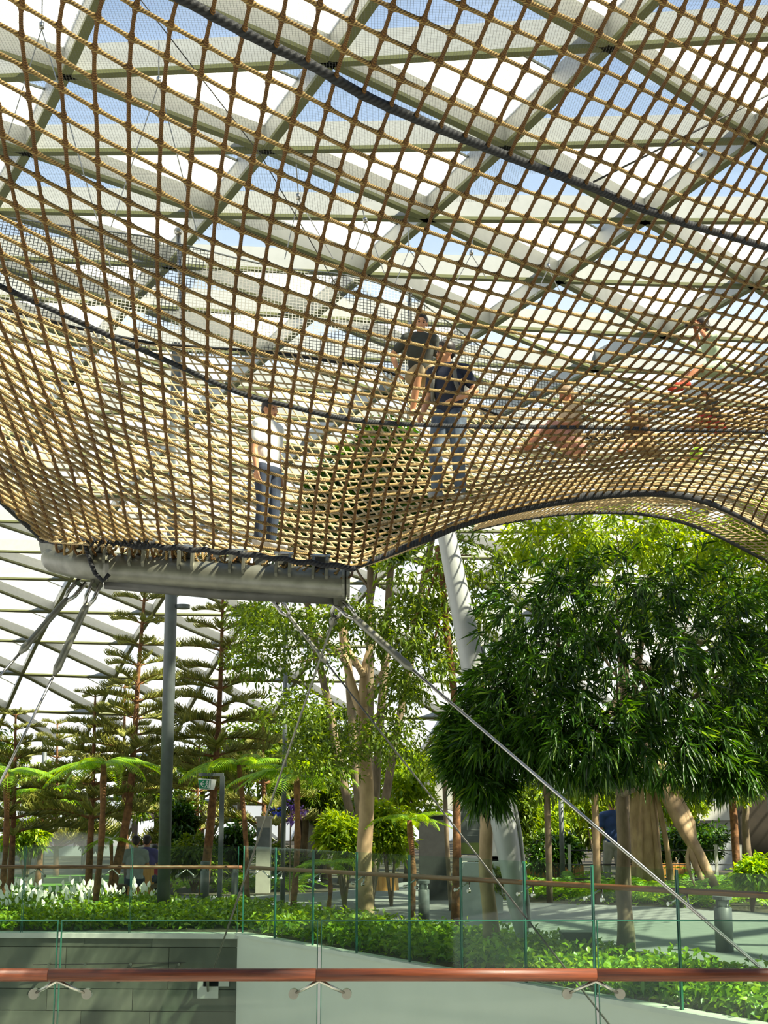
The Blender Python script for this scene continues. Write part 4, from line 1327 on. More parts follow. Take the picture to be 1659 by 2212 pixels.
def blob_points(c, r, n, hollow=0.55):
    v = rng.normal(0, 1, (n, 3)); v /= np.linalg.norm(v, axis=1, keepdims=True)
    rad = rng.uniform(hollow, 1.0, (n, 1)) ** 0.7
    return np.array(c)[None] + v * rad * np.array(r)[None], v
def tree(name, label, base, trunk, tr, lumps, per_lump, per, ll, lw, leaf, bark, group=None, spread=0.9, down=0.35, branches=True, jit=0.05, hollow=0.45, cat='tree'):
    """trunk: list of points; lumps: (centre, radii) crown masses; every mass hangs on a branch of its own"""
    base = Vector(base)
    t = thing(name, label, cat, base, 0, group)
    tp = [Vector(p) - base for p in trunk]
    path = smooth_path(tp, 14) if len(tp) > 2 else [lerp(tp[0], tp[1], i / 9) for i in range(10)]
    n = len(path)
    rr = [tr * (1.35 - 0.35 * min(1, i / 2)) * (1 - 0.35 * i / n) for i in range(n)]
    path = [p + Vector((math.sin(i * 1.3), math.cos(i * 1.7), 0)) * tr * 0.15 for i, p in enumerate(path)]
    MB().tube(path, rr, 12).build('trunk', bark, t, True)
    B, D, L, W = [], [], [], []
    for k, (c, r) in enumerate(lumps):
        c = Vector(c) - base
        if branches:
            i0 = int(n * random.uniform(0.62, 0.98)); i0 = min(i0, n - 1)
            s = path[i0]
            mid = lerp(s, c, 0.5) + Vector((0, 0, -0.08 * (c - s).length))
            MB().tube(smooth_path([s, mid, c], 8), [tr * 0.42 * (1 - 0.75 * q / 7) for q in range(8)], 6).build('branch', bark, t, True)
        pts, v = blob_points(tuple(c), r, per_lump, hollow)
        b, d, l, w = cluster_leaves(pts, v * 0.8, per, ll, lw, spread, jit, down)
        B.append(b); D.append(d); L.append(l); W.append(w)
    me = leaves_mesh('foliage', np.concatenate(B), np.concatenate(D), np.concatenate(L), np.concatenate(W), leaf)
    tag(link('foliage', me, t), kind='stuff')
    return t
def px_lumps(spec):
    """(px, py, Y, radius px across, radius px up) -> crown masses in place"""
    out = []
    for x, y, Y, rx, ry in spec:
        k = Y / math.cos(PITCH) / FPX
        out.append((P(x, y, Y), (rx * k, max(rx, ry) * k * 0.9, ry * k)))
    return out
# --- broad tree with long narrow drooping leaves, right
b = PZ(1352, 2074)
big = [(1330, 1290, 14.2, 200, 110), (1180, 1330, 14.0, 150, 130), (1490, 1330, 14.4, 170, 150), (1330, 1430, 13.7, 220, 150), (1150, 1490, 13.8, 150, 120), (1520, 1500, 14.2, 170, 150),
       (1120, 1590, 13.9, 130, 75), (1280, 1580, 13.6, 180, 90), (1440, 1600, 13.8, 170, 85), (1600, 1595, 14.2, 120, 95), (1620, 1390, 14.8, 120, 150), (1040, 1590, 14.2, 90, 80), (1560, 1660, 13.9, 90, 45), (1250, 1640, 13.9, 110, 45), (1700, 1500, 14.5, 100, 200), (1010, 1630, 14.1, 55, 55)]
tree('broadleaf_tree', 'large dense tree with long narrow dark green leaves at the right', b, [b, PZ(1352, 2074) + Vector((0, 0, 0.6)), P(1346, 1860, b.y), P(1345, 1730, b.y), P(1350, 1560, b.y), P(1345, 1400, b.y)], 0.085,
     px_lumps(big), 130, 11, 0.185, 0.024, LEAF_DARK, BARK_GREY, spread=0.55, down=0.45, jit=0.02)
b = PZ(1062, 2062)
tree('broadleaf_tree', 'slim tree with a straight tan trunk left of the large dense tree', b, [b, P(1050, 1850, b.y), P(1047, 1660, b.y), P(1042, 1480, b.y)], 0.085,
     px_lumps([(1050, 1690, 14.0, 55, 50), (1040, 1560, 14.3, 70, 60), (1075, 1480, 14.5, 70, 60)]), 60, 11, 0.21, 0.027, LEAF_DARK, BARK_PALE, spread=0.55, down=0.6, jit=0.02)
# --- tree behind the arch, left of the column
b = Vector((P(985, 2000, 18.5).x, 18.5, 0))
tree('broadleaf_tree', 'tree with a thin brown stem and small dark leaves behind the leaning column', b, [b, P(985, 1600, 18.5), P(965, 1350, 18.4), P(945, 1180, 18.3)], 0.055,
     px_lumps([(900, 1240, 18.2, 100, 70), (1020, 1200, 18.6, 100, 60), (880, 1360, 18.3, 90, 70), (960, 1330, 18.6, 70, 80), (920, 1440, 18.4, 80, 60), (1070, 1290, 18.9, 70, 90)]), 85, 8, 0.13, 0.035, LEAF_MID, BARK_BROWN)
# --- bright tree high at the right, behind
b = Vector((P(1351, 1930, 23.5).x, 23.5, 0))
tree('broadleaf_tree', 'sunlit yellow green tree top showing under the black arch edge', b, [b, P(1356, 1650, 22.5), P(1400, 1250, 19.8)], 0.07,
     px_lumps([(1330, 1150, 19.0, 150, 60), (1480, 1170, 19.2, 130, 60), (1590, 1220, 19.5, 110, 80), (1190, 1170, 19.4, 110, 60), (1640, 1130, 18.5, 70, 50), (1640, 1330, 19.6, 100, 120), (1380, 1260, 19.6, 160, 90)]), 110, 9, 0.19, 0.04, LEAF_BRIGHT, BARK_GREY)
# --- pale trunked tree, centre
b = PZ(783, 2004)
t = tree('broadleaf_tree', 'tree with a stout pale trunk forking below the ring in the middle', b, [b, P(788, 1880, b.y), P(790, 1700, b.y), P(786, 1580, b.y), P(782, 1530, b.y)], 0.118,
     px_lumps([(600, 1340, 17.8, 110, 50), (560, 1420, 18.0, 70, 50), (690, 1400, 18.2, 90, 80), (830, 1340, 18.6, 100, 60), (640, 1530, 18.0, 90, 60), (870, 1480, 18.6, 80, 70), (760, 1600, 18.8, 120, 60), (690, 1640, 18.6, 100, 50), (850, 1590, 18.4, 80, 60), (560, 1330, 18.6, 60, 40), (740, 1330, 18.6, 80, 40)]), 120, 7, 0.085, 0.036, LEAF_MID, BARK_PALE, branches=False, spread=1.0, down=0.15, jit=0.06, hollow=0.1)
for pts, r in (([(784, 1545), (760, 1480), (742, 1400), (730, 1290)], 0.075), ([(784, 1545), (786, 1460), (800, 1400), (838, 1330)], 0.07), ([(786, 1530), (815, 1470), (842, 1420)], 0.045), ([(750, 1440), (700, 1380), (620, 1340)], 0.03), ([(742, 1400), (690, 1420), (600, 1440)], 0.025), ([(786, 1460), (740, 1370), (770, 1300)], 0.05), ([(800, 1560), (840, 1520), (880, 1480)], 0.035)):
    pp = smooth_path([P(x, y, b.y + 0.1 * i) - b for i, (x, y) in enumerate(pts)], 10)
    MB().tube(pp, [r * (1 - 0.6 * i / 9) for i in range(10)], 8).build('branch', BARK_PALE if r > 0.04 else BARK_GREY, t, True)

# --- tiered conifers
def conifer_branch_mesh():
    mb = MB()
    ax = [Vector((x, 0, 0.10 * math.sin(x * 2.2) - 0.10 * x * x)) for x in np.linspace(0, 1, 8)]
    mb.tube(ax, [0.020 * (1 - 0.8 * i / 7) for i in range(8)], 4, True, 1)
    for i in range(17):
        f = 0.18 + 0.82 * i / 16
        x = f
        p = Vector((x, 0, 0.10 * math.sin(x * 2.2) - 0.10 * x * x))
        ln = 0.30 * (1 - abs(f - 0.45) * 1.15) + 0.05
        for s in (-1, 1):
            q = p + Vector((ln * 0.75, s * ln * (0.75 + 0.2 * random.random()), 0.05 + 0.10 * random.random()))
            m = lerp(p, q, 0.5) + Vector((0, 0, -0.015))
            mb.tube([p, m, q], [0.014, 0.017, 0.004], 4, True, 0)
            for k in range(2):
                a = lerp(p, q, 0.35 + 0.4 * k)
                mb.tube([a, a + Vector((0.03 * random.uniform(-1, 1), s * 0.03, 0.05 + 0.03 * random.random()))], [0.012, 0.003], 3, True, 0)
    return mb.mesh('branch', [NEEDLE, BARK_BROWN])
CBR = [conifer_branch_mesh() for _ in range(3)]
def conifer(label, base, pts, tr, tiers, r0, r1, first=0.3, group='tiered conifers'):
    base = Vector(base)
    t = thing('tiered_conifer', label, 'tree', base, 0, group)
    path = smooth_path([Vector(p) - base for p in pts], 24)
    MB().tube(path, [tr * (1 - 0.75 * i / 23) for i in range(24)], 8).build('trunk', BARK_BROWN, t, True)
    for k in range(tiers):
        f = first + (0.985 - first) * k / (tiers - 1)
        i = f * 23
        p = lerp(path[int(i)], path[min(int(i) + 1, 23)], i - int(i))
        L = lerp(r0, r1, (k / (tiers - 1)) ** 1.1)
        m = 5
        a0 = k * 1.1
        for q in range(m):
            o = link('branch', CBR[(k + q) % 3], t)
            o.location = p
            o.rotation_euler = (random.uniform(-0.2, 0.2), random.uniform(-0.22, 0.10) - 0.12 * (k / tiers), a0 + 2 * PI * q / m + random.uniform(-0.2, 0.2))
            sc = L * random.uniform(0.8, 1.1)
            o.scale = (sc, sc * 0.7, sc)
b = PZ(236, 1945)
conifer('tall tiered conifer with a leaning red brown trunk left of the main grey pole', b, [b, P(275, 1760, b.y), P(290, 1600, b.y), P(300, 1440, b.y), P(316, 1240, b.y)], 0.085, 11, 1.0, 0.5, 0.40)
b = Vector((P(440, 1900, 26).x, 26, 0))
conifer('tall tiered conifer right of the main grey pole', b, [b, P(462, 1700, 26), P(475, 1500, 26), P(482, 1270, 26)], 0.09, 12, 1.25, 0.6, 0.32)
b = Vector((P(190, 1930, 25).x, 25, 0))
conifer('shorter tiered conifer at the left with its top below the turnbuckles', b, [b, P(200, 1700, 25), P(206, 1500, 25)], 0.07, 9, 1.2, 0.35, 0.35)
b = Vector((P(22, 1930, 26).x, 26, 0))
conifer('tiered conifer cut by the left edge', b, [b, P(30, 1740, 26), P(34, 1540, 26)], 0.07, 9, 1.2, 0.4, 0.35)
b = Vector((P(275, 1910, 30).x, 30, 0))
conifer('tiered conifer further back behind the leaning one', b, [b, P(268, 1700, 30), P(270, 1480, 30)], 0.07, 7, 1.2, 0.45, 0.35)
b = Vector((P(575, 1910, 29).x, 29, 0))
conifer('tiered conifer further back with drooping olive branches behind the exit sign', b, [b, P(570, 1730, 29), P(568, 1560, 29)], 0.07, 6, 1.2, 0.5, 0.35)
b = Vector((P(420, 1920, 31).x, 31, 0))
conifer('low broad conifer behind the exit sign post', b, [b, P(425, 1780, 31), P(430, 1610, 31)], 0.07, 6, 1.3, 0.6, 0.3)
b = Vector((P(120, 1910, 33).x, 33, 0))
conifer('distant tiered conifer behind the thin pole at the left', b, [b, P(122, 1740, 33), P(124, 1560, 33)], 0.07, 9, 1.4, 0.4, 0.2)

# --- tree ferns and ground ferns
def frond_mesh(n=22, width=0.30, droop=0.5, mat_=LEAF_FERN):
    mb = MB()
    pts = [Vector((x, 0, 0.35 * x - (0.35 + droop) * x * x)) for x in np.linspace(0, 1, 10)]
    mb.tube(pts, [0.012 * (1 - 0.8 * i / 9) for i in range(10)], 4, True)
    for i in range(n):
        f = 0.14 + 0.84 * i / (n - 1)
        p = Vector((f, 0, 0.35 * f - (0.35 + droop) * f * f))
        w = width * math.sin(PI * min(1, 0.12 + 0.88 * f) ** 0.9) ** 0.8 * 0.5 + 0.015
        for s in (-1, 1):
            a = p
            b1 = p + Vector((0.02 + w * 0.30, s * w * 0.55, -0.01 - w * 0.05))
            b2 = p + Vector((-0.008 + w * 0.22, s * w * 0.5, -0.01))
            tp = p + Vector((w * 0.55, s * w, -0.04 - w * 0.25))
            i0 = len(mb.v)
            mb.v += [tuple(a + Vector((0.014, 0, 0))), tuple(b1), tuple(tp), tuple(b2), tuple(a - Vector((0.012, 0, 0)))]
            mb.face((i0, i0 + 1, i0 + 2, i0 + 3, i0 + 4))
    return mb.mesh('frond', mat_)
FROND = [frond_mesh(26, 0.36, d) for d in (0.12, 0.34)]
FROND_G = [frond_mesh(14, 0.22, d) for d in (0.5, 0.9)]
def tree_fern(label, base, top, n, L, tr=0.05, group='tree ferns'):
    base = Vector(base); top = Vector(top)
    t = thing('tree_fern', label, 'tree fern', base, 0, group)
    path = smooth_path([Vector((0, 0, 0)), (top - base) * 0.5 + Vector((0.04, 0, 0)), top - base], 10)
    MB().tube(path, [tr * 1.2] + [tr * (0.85 + 0.15 * math.sin(i * 2.1)) for i in range(9)], 9).build('trunk', BARK_BROWN, t, True)
    for k in range(n):
        o = link('frond', FROND[k % 2], t)
        o.location = top - base
        o.rotation_euler = (random.uniform(-0.15, 0.15), random.uniform(-0.25, 0.2), 2 * PI * k / n + random.uniform(-0.2, 0.2))
        s = L * random.uniform(0.85, 1.12)
        o.scale = (s, s * 1.1, s)
    return t
for lab, bx, by, tx, ty, n, L, tr in (
        ('tree fern with a rough brown trunk near the left edge', 80, 1915, 92, 1712, 11, 0.9, 0.07),
        ('tree fern with wide bright fronds right of the exit sign', 632, 1978, 641, 1672, 13, 1.0, 0.055),
        ('tree fern on a thin curved trunk beside the exit sign', 534, 1948, 516, 1652, 10, 1.1, 0.05),
        ('small tree fern with bright fronds in front of the mist', 231, 1946, 240, 1815, 8, 0.50, 0.035),
        ('tree fern cut by the left edge with a dark trunk', 3, 1952, 14, 1668, 11, 1.0, 0.06),
        ('low tree fern with yellow fronds right of the pale trunk', 888, 2014, 884, 1772, 9, 0.62, 0.045),
        ('small tree fern between the two thin glass joints in the middle', 707, 1978, 709, 1866, 8, 0.55, 0.04),
        ('tree fern on a tall brown trunk standing in the white flowers', 203, 1978, 224, 1650, 12, 0.95, 0.055)):
    b = PZ(bx, by)
    tree_fern(lab, b, P(tx, ty, b.y), n, L, tr)
def ground_fern(loc, L, n, first=[None]):
    t = thing('ground_fern', 'bright green fern clump in the bed beyond the path', 'fern', loc, random.uniform(0, 6), 'ferns in the beds beyond the path')
    for k in range(n):
        o = link('frond', FROND_G[k % 2], t)
        o.rotation_euler = (0, random.uniform(-0.9, -0.35), 2 * PI * k / n + random.uniform(-0.3, 0.3))
        s = L * random.uniform(0.8, 1.15)
        o.scale = (s, s, s)
for i in range(34):
    x = 1130 + 560 * (i + random.random()) / 34
    y = random.uniform(1922, 1962) + 0.012 * (x - 1130)
    ground_fern(PZ(x, min(y, poly_at([(1100, 1938), (1659, 1962)], x))), random.uniform(0.75, 1.15), 9)
for i in range(16):
    ground_fern(PZ(random.uniform(370, 640), random.uniform(1900, 1928)), random.uniform(0.5, 0.8), 8)
# --- leafy ground cover in the near beds
def in_bed(p):
    return True
def bed(name, label, px_poly_fn, n, per, ll, lw, m, h):
    B, D = [], []
    while len(B) < n:
        x, y = px_poly_fn()
        p = PZ(x, y)
        B.append((p.x, p.y, random.uniform(0.04, h)))
    B = np.array(B)
    D = np.tile(np.array([[0, -0.05, 0.5]]), (n, 1))
    b, d, L, W = cluster_leaves(B, D, per, ll, lw, 0.75, 0.05, 0.0)
    b[:, 2] = np.maximum(b[:, 2], 0.02)
    me = leaves_mesh(name, b, d, L, W, m, 0.35)
    o = tag(link(name, me), label, 'plants', kind='stuff')
    return o
wall_top = [(-300, 2032), (0, 2027), (516, 2021), (760, 2066), (1000, 2111), (1250, 2156), (1659, 2231), (1900, 2275)]
def near_bed():
    while True:
        x = random.uniform(-150, 1980)
        lo = poly_at([(-300, 1962), (330, 1960), (525, 1970), (700, 1990), (860, 2016), (1000, 2034), (1200, 2062), (1420, 2098), (1659, 2140), (1900, 2180)], x)
        hi = poly_at(wall_top, x) - 16
        u = random.random()
        y = lerp(lo, hi, u)
        p = PZ(x, y)
        if random.random() < (p.y / 22.0):
            return x, y
bed('ground_cover_leaves', 'low bright green leafy ground cover behind the garden side glass', near_bed, 3900, 8, 0.115, 0.05, LEAF_BED, 0.17)
# --- peace lilies with white flowers, left bed
lm = MB()
SP = MB()
for k in range(1):
    pass
def spathe_mesh():
    mb = MB()
    mb.tube([(0, 0, 0), (0.01, 0, 0.25), (0.0, 0, 0.46)], 0.006, 4, True, 1)
    n = 7
    for i in range(n):
        pass
    c = Vector((0, 0, 0.46))
    L, W = 0.11, 0.066
    rows = []
    for f in np.linspace(0, 1, 5):
        w = W * math.sin(PI * (0.08 + 0.92 * f) ** 0.8) * 0.5 if f < 1 else 0.0
        z = L * f
        cup = 0.03 * math.sin(PI * f)
        rows.append([c + Vector((-w, cup, z)), c + Vector((0, -0.012, z)), c + Vector((w, cup, z))])
    b = len(mb.v)
    for r_ in rows: mb.v += [tuple(p) for p in r_]
    for i in range(4):
        for k in range(2):
            a = b + i * 3 + k
            mb.face((a, a + 1, a + 4, a + 3), 0)
    mb.tube([c + Vector((0, 0.012, 0.01)), c + Vector((0, 0.012, 0.09))], 0.008, 5, True, 0)
    return mb.mesh('flower', [SPATHE, LEAF_BED])
SPM = spathe_mesh()
def lily_leaves():
    n = 12
    b = np.zeros((n, 3)); b[:, :2] = rng.normal(0, 0.04, (n, 2))
    d = rng.normal(0, 0.6, (n, 3)); d[:, 2] = np.abs(d[:, 2]) + 0.7
    return leaves_mesh('foliage', b, d, rng.uniform(0.20, 0.32, n), rng.uniform(0.05, 0.075, n), LEAF_BED, 0.35)
LLM = [lily_leaves() for _ in range(3)]
for i in range(85):
    x = random.uniform(-20, 235) if i < 75 else random.uniform(235, 335)
    y = random.uniform(1945, 1992) if x < 180 else random.uniform(1938, 1958)
    if x > 200: y = random.uniform(1954, 1966)
    p = PZ(x, y)
    t = thing('peace_lily', 'peace lily with upright white hooded flowers in the left bed', 'plant', p, random.uniform(-0.6, 0.6), 'peace lilies in the left bed')
    link('foliage', LLM[i % 3], t)
    for k in range(3):
        o = link('flower', SPM, t)
        o.location = (random.uniform(-0.2, 0.2), random.uniform(-0.2, 0.2), random.uniform(-0.30, -0.08))
        o.rotation_euler = (random.uniform(-0.25, 0.1), random.uniform(-0.3, 0.3), random.uniform(-0.9, 0.9))
        s = random.uniform(0.75, 1.05); o.scale = (s, s, s)
# --- shrubs and trees further back
def shrub(label, px, py, Y, rx, ry, m, ll=0.14, lw=0.05, n=70, name='shrub', group=None):
    k = Y / math.cos(PITCH) / FPX
    g = Vector((P(px, py, Y).x, Y, 0))
    zc = P(px, py, Y).z
    t = thing(name, label, 'shrub', g, 0, group)
    lumps = [((random.uniform(-0.5, 0.5) * rx * k, random.uniform(-0.3, 0.3) * rx * k, max(0.15, zc + random.uniform(-0.5, 0.5) * ry * k)), (rx * k * 0.62, rx * k * 0.6, ry * k * 0.6)) for _ in range(5)]
    B, D, L, W = [], [], [], []
    for c, r in lumps:
        pts, v = blob_points(c, r, n, 0.3)
        pts[:, 2] = np.maximum(pts[:, 2], 0.05)
        b, d, l, w = cluster_leaves(pts, v * 0.8, 8, ll, lw, 0.8, 0.04, 0.1)
        B.append(b); D.append(d); L.append(l); W.append(w)
        MB().tube([Vector((0, 0, 0)), Vector(c) * 0.6, Vector(c)], [0.025, 0.018, 0.006], 5).build('stem', BARK_GREY, t)
    tag(link('foliage', leaves_mesh('foliage', np.concatenate(B), np.concatenate(D), np.concatenate(L), np.concatenate(W), m), t), kind='stuff')
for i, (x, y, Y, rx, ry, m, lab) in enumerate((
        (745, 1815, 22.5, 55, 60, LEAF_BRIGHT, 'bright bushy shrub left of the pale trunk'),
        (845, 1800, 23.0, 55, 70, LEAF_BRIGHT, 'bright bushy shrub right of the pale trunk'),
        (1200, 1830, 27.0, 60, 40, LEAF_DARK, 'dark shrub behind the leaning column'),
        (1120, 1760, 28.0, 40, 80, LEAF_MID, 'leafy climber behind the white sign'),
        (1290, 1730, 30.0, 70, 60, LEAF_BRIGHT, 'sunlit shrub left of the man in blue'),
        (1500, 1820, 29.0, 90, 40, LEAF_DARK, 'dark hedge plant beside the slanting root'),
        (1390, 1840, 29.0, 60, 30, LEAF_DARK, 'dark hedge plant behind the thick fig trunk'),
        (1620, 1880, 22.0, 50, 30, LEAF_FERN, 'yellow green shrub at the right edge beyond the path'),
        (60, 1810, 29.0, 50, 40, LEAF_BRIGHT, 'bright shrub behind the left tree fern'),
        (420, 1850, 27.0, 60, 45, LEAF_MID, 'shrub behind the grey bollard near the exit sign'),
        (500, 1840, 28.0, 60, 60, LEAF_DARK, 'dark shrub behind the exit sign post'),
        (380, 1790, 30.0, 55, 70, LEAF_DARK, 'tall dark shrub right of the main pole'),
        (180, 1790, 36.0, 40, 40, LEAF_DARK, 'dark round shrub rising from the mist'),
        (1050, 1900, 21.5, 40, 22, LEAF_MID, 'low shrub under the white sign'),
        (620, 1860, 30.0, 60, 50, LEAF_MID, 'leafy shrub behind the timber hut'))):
    shrub(lab, x, y, Y, rx, ry, m)
BT = [(950, 1060, 25, 90, 80), (800, 1140, 23.5, 110, 60), (720, 1080, 23, 110, 110), (860, 1010, 24, 120, 100), (640, 1190, 25, 90, 70), (-40, 1640, 34, 90, 90), (90, 1700, 38, 80, 60), (340, 1720, 35, 90, 80), (520, 1640, 33, 90, 90), (660, 1690, 30, 90, 80), (740, 1740, 30, 70, 60), (880, 1700, 31, 80, 80), (700, 1580, 31, 80, 70), (1180, 1760, 33, 70, 60), (1290, 1780, 34, 80, 60), (1450, 1720, 34, 70, 50), (1600, 1560, 26, 110, 160), (440, 1660, 36, 90, 70), (610, 1610, 34, 60, 80)]
LB = ['background tree showing through the net under the man in navy', 'background tree showing through the net above the ring end', 'tall background tree showing dark through the far net behind the boy', 'tall background tree showing through the far net below the two men', 'background tree top just above the middle of the ring', 'tall background tree at the far left edge', 'low background tree left of the tall conifer', 'background tree directly behind the main grey pole', 'background tree behind the upper right conifer branches', 'background tree above the timber hut', 'background tree behind the pale trunk', 'background tree between the pale trunk and the white sign', 'background tree above the wide bright tree fern', 'background tree behind the leaning column', 'background tree left of the man in blue', 'background tree above the slanting root', 'tall background tree at the right edge', 'background tree above the exit sign', 'slender background tree beside the thin grey pole']
for (x, y, Y, rx, ry), lab in zip(BT, LB):
    g = Vector((P(x if y > 1300 else 795, y if y > 1300 else 1900, Y).x, Y, 0))
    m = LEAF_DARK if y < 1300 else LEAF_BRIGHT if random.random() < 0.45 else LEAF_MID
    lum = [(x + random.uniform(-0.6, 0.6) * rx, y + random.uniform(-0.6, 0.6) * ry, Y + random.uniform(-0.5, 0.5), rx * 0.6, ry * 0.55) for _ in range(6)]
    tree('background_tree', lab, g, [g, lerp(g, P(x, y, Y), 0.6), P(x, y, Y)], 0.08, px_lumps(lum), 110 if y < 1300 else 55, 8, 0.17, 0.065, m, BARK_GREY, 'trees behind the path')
# --- thick fig trunk with slanting aerial root, right
b = Vector((P(1398, 1880, 25).x, 25, 0))
fig = thing('fig_tree', 'thick pale fig trunk with a slanting braided root right of the man in blue', 'tree', b)
MB().tube([Vector((0, 0, 0)), Vector((0, 0, 0.6)), Vector((-0.03, 0, 1.6)), Vector((0, 0, 3.2))], [0.34, 0.27, 0.25, 0.2], 12).build('trunk', BARK_PALE, fig, True)
for dx in (-0.12, 0.1, 0.24):
    MB().tube(smooth_path([Vector((dx * 1.6, -0.22, 0)), Vector((dx * 1.3, -0.24, 0.9)), Vector((dx * 0.6, -0.2, 2.0))], 8), [0.07, 0.06, 0.06, 0.05, 0.05, 0.05, 0.04, 0.04], 7).build('root', BARK_PALE, fig, True)
for k, off in enumerate((0.0, 0.10, -0.07)):
    MB().tube(smooth_path([P(1408 + k * 6, 1640, 24.9) - b, P(1445 + k * 8, 1720, 24.6) - b, P(1478 + k * 10, 1790, 24.4) - b, P(1512 - k * 14, 1850 + 5 * k, 24.2) - b, P(1545 - k * 22, 1915, 24.0) - b], 12), [0.17 - 0.009 * i - 0.03 * k for i in range(12)], 8).build('root', BARK_PALE, fig, True)
fl = [(1400, 1680, 25, 90, 40), (1470, 1690, 25, 80, 40), (1330, 1690, 25.3, 60, 40)]
B, D, L, W = [], [], [], []
for c, r in px_lumps(fl):
    pts, v = blob_points(tuple(c - b), r, 60, 0.3)
    x = cluster_leaves(pts, v, 8, 0.16, 0.06)
    for q, w in zip((B, D, L, W), x): q.append(w)
tag(link('foliage', leaves_mesh('foliage', np.concatenate(B), np.concatenate(D), np.concatenate(L), np.concatenate(W), LEAF_MID), fig), kind='stuff')
# --- slender stems
for lab, pts, Y, r, m in (('slender pale stem left of the white sign', [(975, 1968), (966, 1830), (958, 1640)], 22, 0.035, BARK_GREY),
                       ('slender brown stem beside the white sign', [(994, 1960), (994, 1800), (996, 1640)], 22.5, 0.03, BARK_BROWN),
                       ('straight brown stem right of the leaning column', [(1187, 1920), (1184, 1800), (1180, 1690)], 24, 0.055, BARK_GREY),
                       ('pale slender stem left of the man in blue', [(1290, 1905), (1287, 1800), (1284, 1690)], 24, 0.06, BARK_PALE),
                       ('rough brown stem beside the dark slab at the right', [(1592, 1880), (1586, 1780), (1580, 1700)], 25, 0.07, BARK_BROWN)):
    b = Vector((P(*pts[0], Y).x, Y, 0))
    t = thing('slender_tree', lab, 'tree', b)
    pp = [P(x, y, Y) - b for x, y in pts]; pp[0] = Vector((0, 0, 0))
    MB().tube(smooth_path(pp, 8), r, 8).build('trunk', m, t, True)
    c = pp[-1]
    pts_, v = blob_points(tuple(c), (0.5, 0.5, 0.35), 50, 0.2)
    x = cluster_leaves(pts_, v, 7, 0.14, 0.05)
    tag(link('foliage', leaves_mesh('foliage', *x, LEAF_MID), t), kind='stuff')
# ================================================================== poles, signs, small things
def pole(label, pts, Y, r, cat='pole', name='steel_pole', m=POLE_GREY, base=True):
    b = Vector((P(*pts[0], Y).x, Y, 0))
    t = thing(name, label, cat, b)
    pp = [P(x, y, Y) - b for x, y in pts]
    pp[0] = Vector((0, 0, 0))
    MB().tube(pp, r, 20).build('shaft', m, t, True)
    if base:
        MB().lathe([(r * 1.7, 0), (r * 1.7, 0.02), (r * 1.1, 0.03)]).build('base_plate', m, t)
    return t
mp = pole('tall slate grey round pole standing in the bed left of the middle', [(352, 1978), (370, 1280), (384, 742)], PZ(352, 1978).y, 0.095)
MB().lathe([(0.11, 0), (0.11, 0.06)]).build('collar', POLE_GREY, mp).location = (P(370, 1290, 20.2).x - mp.location.x, 0, P(370, 1290, 20.2).z)
pole('thin slate grey pole behind the slanting stay', [(610, 1962), (615, 1600), (618, 1300)], PZ(610, 1962).y, 0.038)
pole('thin dark pole among the conifers at the far left', [(90, 1900), (97, 1590)], 30, 0.05)
pole('thin dark pole between the slender stems at the right', [(1215, 1890), (1211, 1700)], 26, 0.045)
# leaning spindle column
b = PZ(1138, 2066)
lc = thing('leaning_column', 'thick pale grey leaning steel column tapered at its foot', 'column', b)
pp = [(1138, 2066), (1118, 1960), (1092, 1800), (1060, 1640), (1010, 1380), (972, 1190), (955, 1110)]
ww = [9, 19, 26, 27, 25, 21, 19]
path = smooth_path([P(x, y, b.y + 0.02 * i) - b for i, (x, y) in enumerate(pp)], 30)
kk = b.y / math.cos(PITCH) / FPX
rr = [np.interp(i / 29 * 6, range(7), ww) * kk for i in range(30)]
MB().tube(path, rr, 24).build('shaft', COLUMN_WHITE, lc, True)
MB().tube([p + Vector((r * 1.15, -0.02, 0)) for p, r in zip(path[3:20], rr[3:20])], 0.02, 8).build('side_pipe', COLUMN_WHITE, lc, True)
MB().lathe([(0.14, 0), (0.14, 0.03), (0.06, 0.06)]).build('base_plate', GALV_DARK, lc)
# exit sign on its post
b = PZ(474, 1955)
es = thing('exit_sign_post', 'dark post with an arm carrying a small green and white exit sign', 'exit sign', b)
k = b.y / math.cos(PITCH) / FPX
top = P(476, 1676, b.y).z
MB().box((0, 0, top / 2), (0.075, 0.075, top)).build('post', POLE_GREY, es)
MB().box((-0.19, 0, top + 0.02), (0.42, 0.07, 0.055)).build('arm', POLE_GREY, es)
sg = empty('sign_box'); sg.parent = es; sg.location = (P(447, 1694, b.y).x - b.x, -0.01, P(447, 1694, b.y).z); sg.rotation_euler = (0, 0.06, 0)
SIGN_W = mat('sign_white', (0.80, 0.82, 0.78), None, 0.4); SIGN_G = mat('sign_green', (0.01, 0.24, 0.10), (0.008, 0.20, 0.085), 0.4)
MB().prism([(-0.150, -0.03, 0.085), (0.155, -0.03, 0.085), (0.125, -0.03, -0.085), (-0.120, -0.03, -0.085)], (0, 0.06, 0)).build('case', SIGN_W, sg)
MB().prism([(-0.142, -0.034, 0.068), (0.062, -0.034, 0.068), (0.062, -0.034, -0.076), (-0.112, -0.034, -0.076)], (0, 0.003, 0)).build('green_panel', SIGN_G, sg)
# arrow to the left
for s_ in (1, -1):
    MB().prism([(-0.112, -0.038, 0.0), (-0.062, -0.038, 0.05 * s_), (-0.044, -0.038, 0.05 * s_), (-0.090, -0.038, 0.0)], (0, 0.003, 0)).build('arrow', SIGN_W, sg)
MB().box((-0.066, -0.037, 0), (0.06, 0.003, 0.02)).build('arrow', SIGN_W, sg)
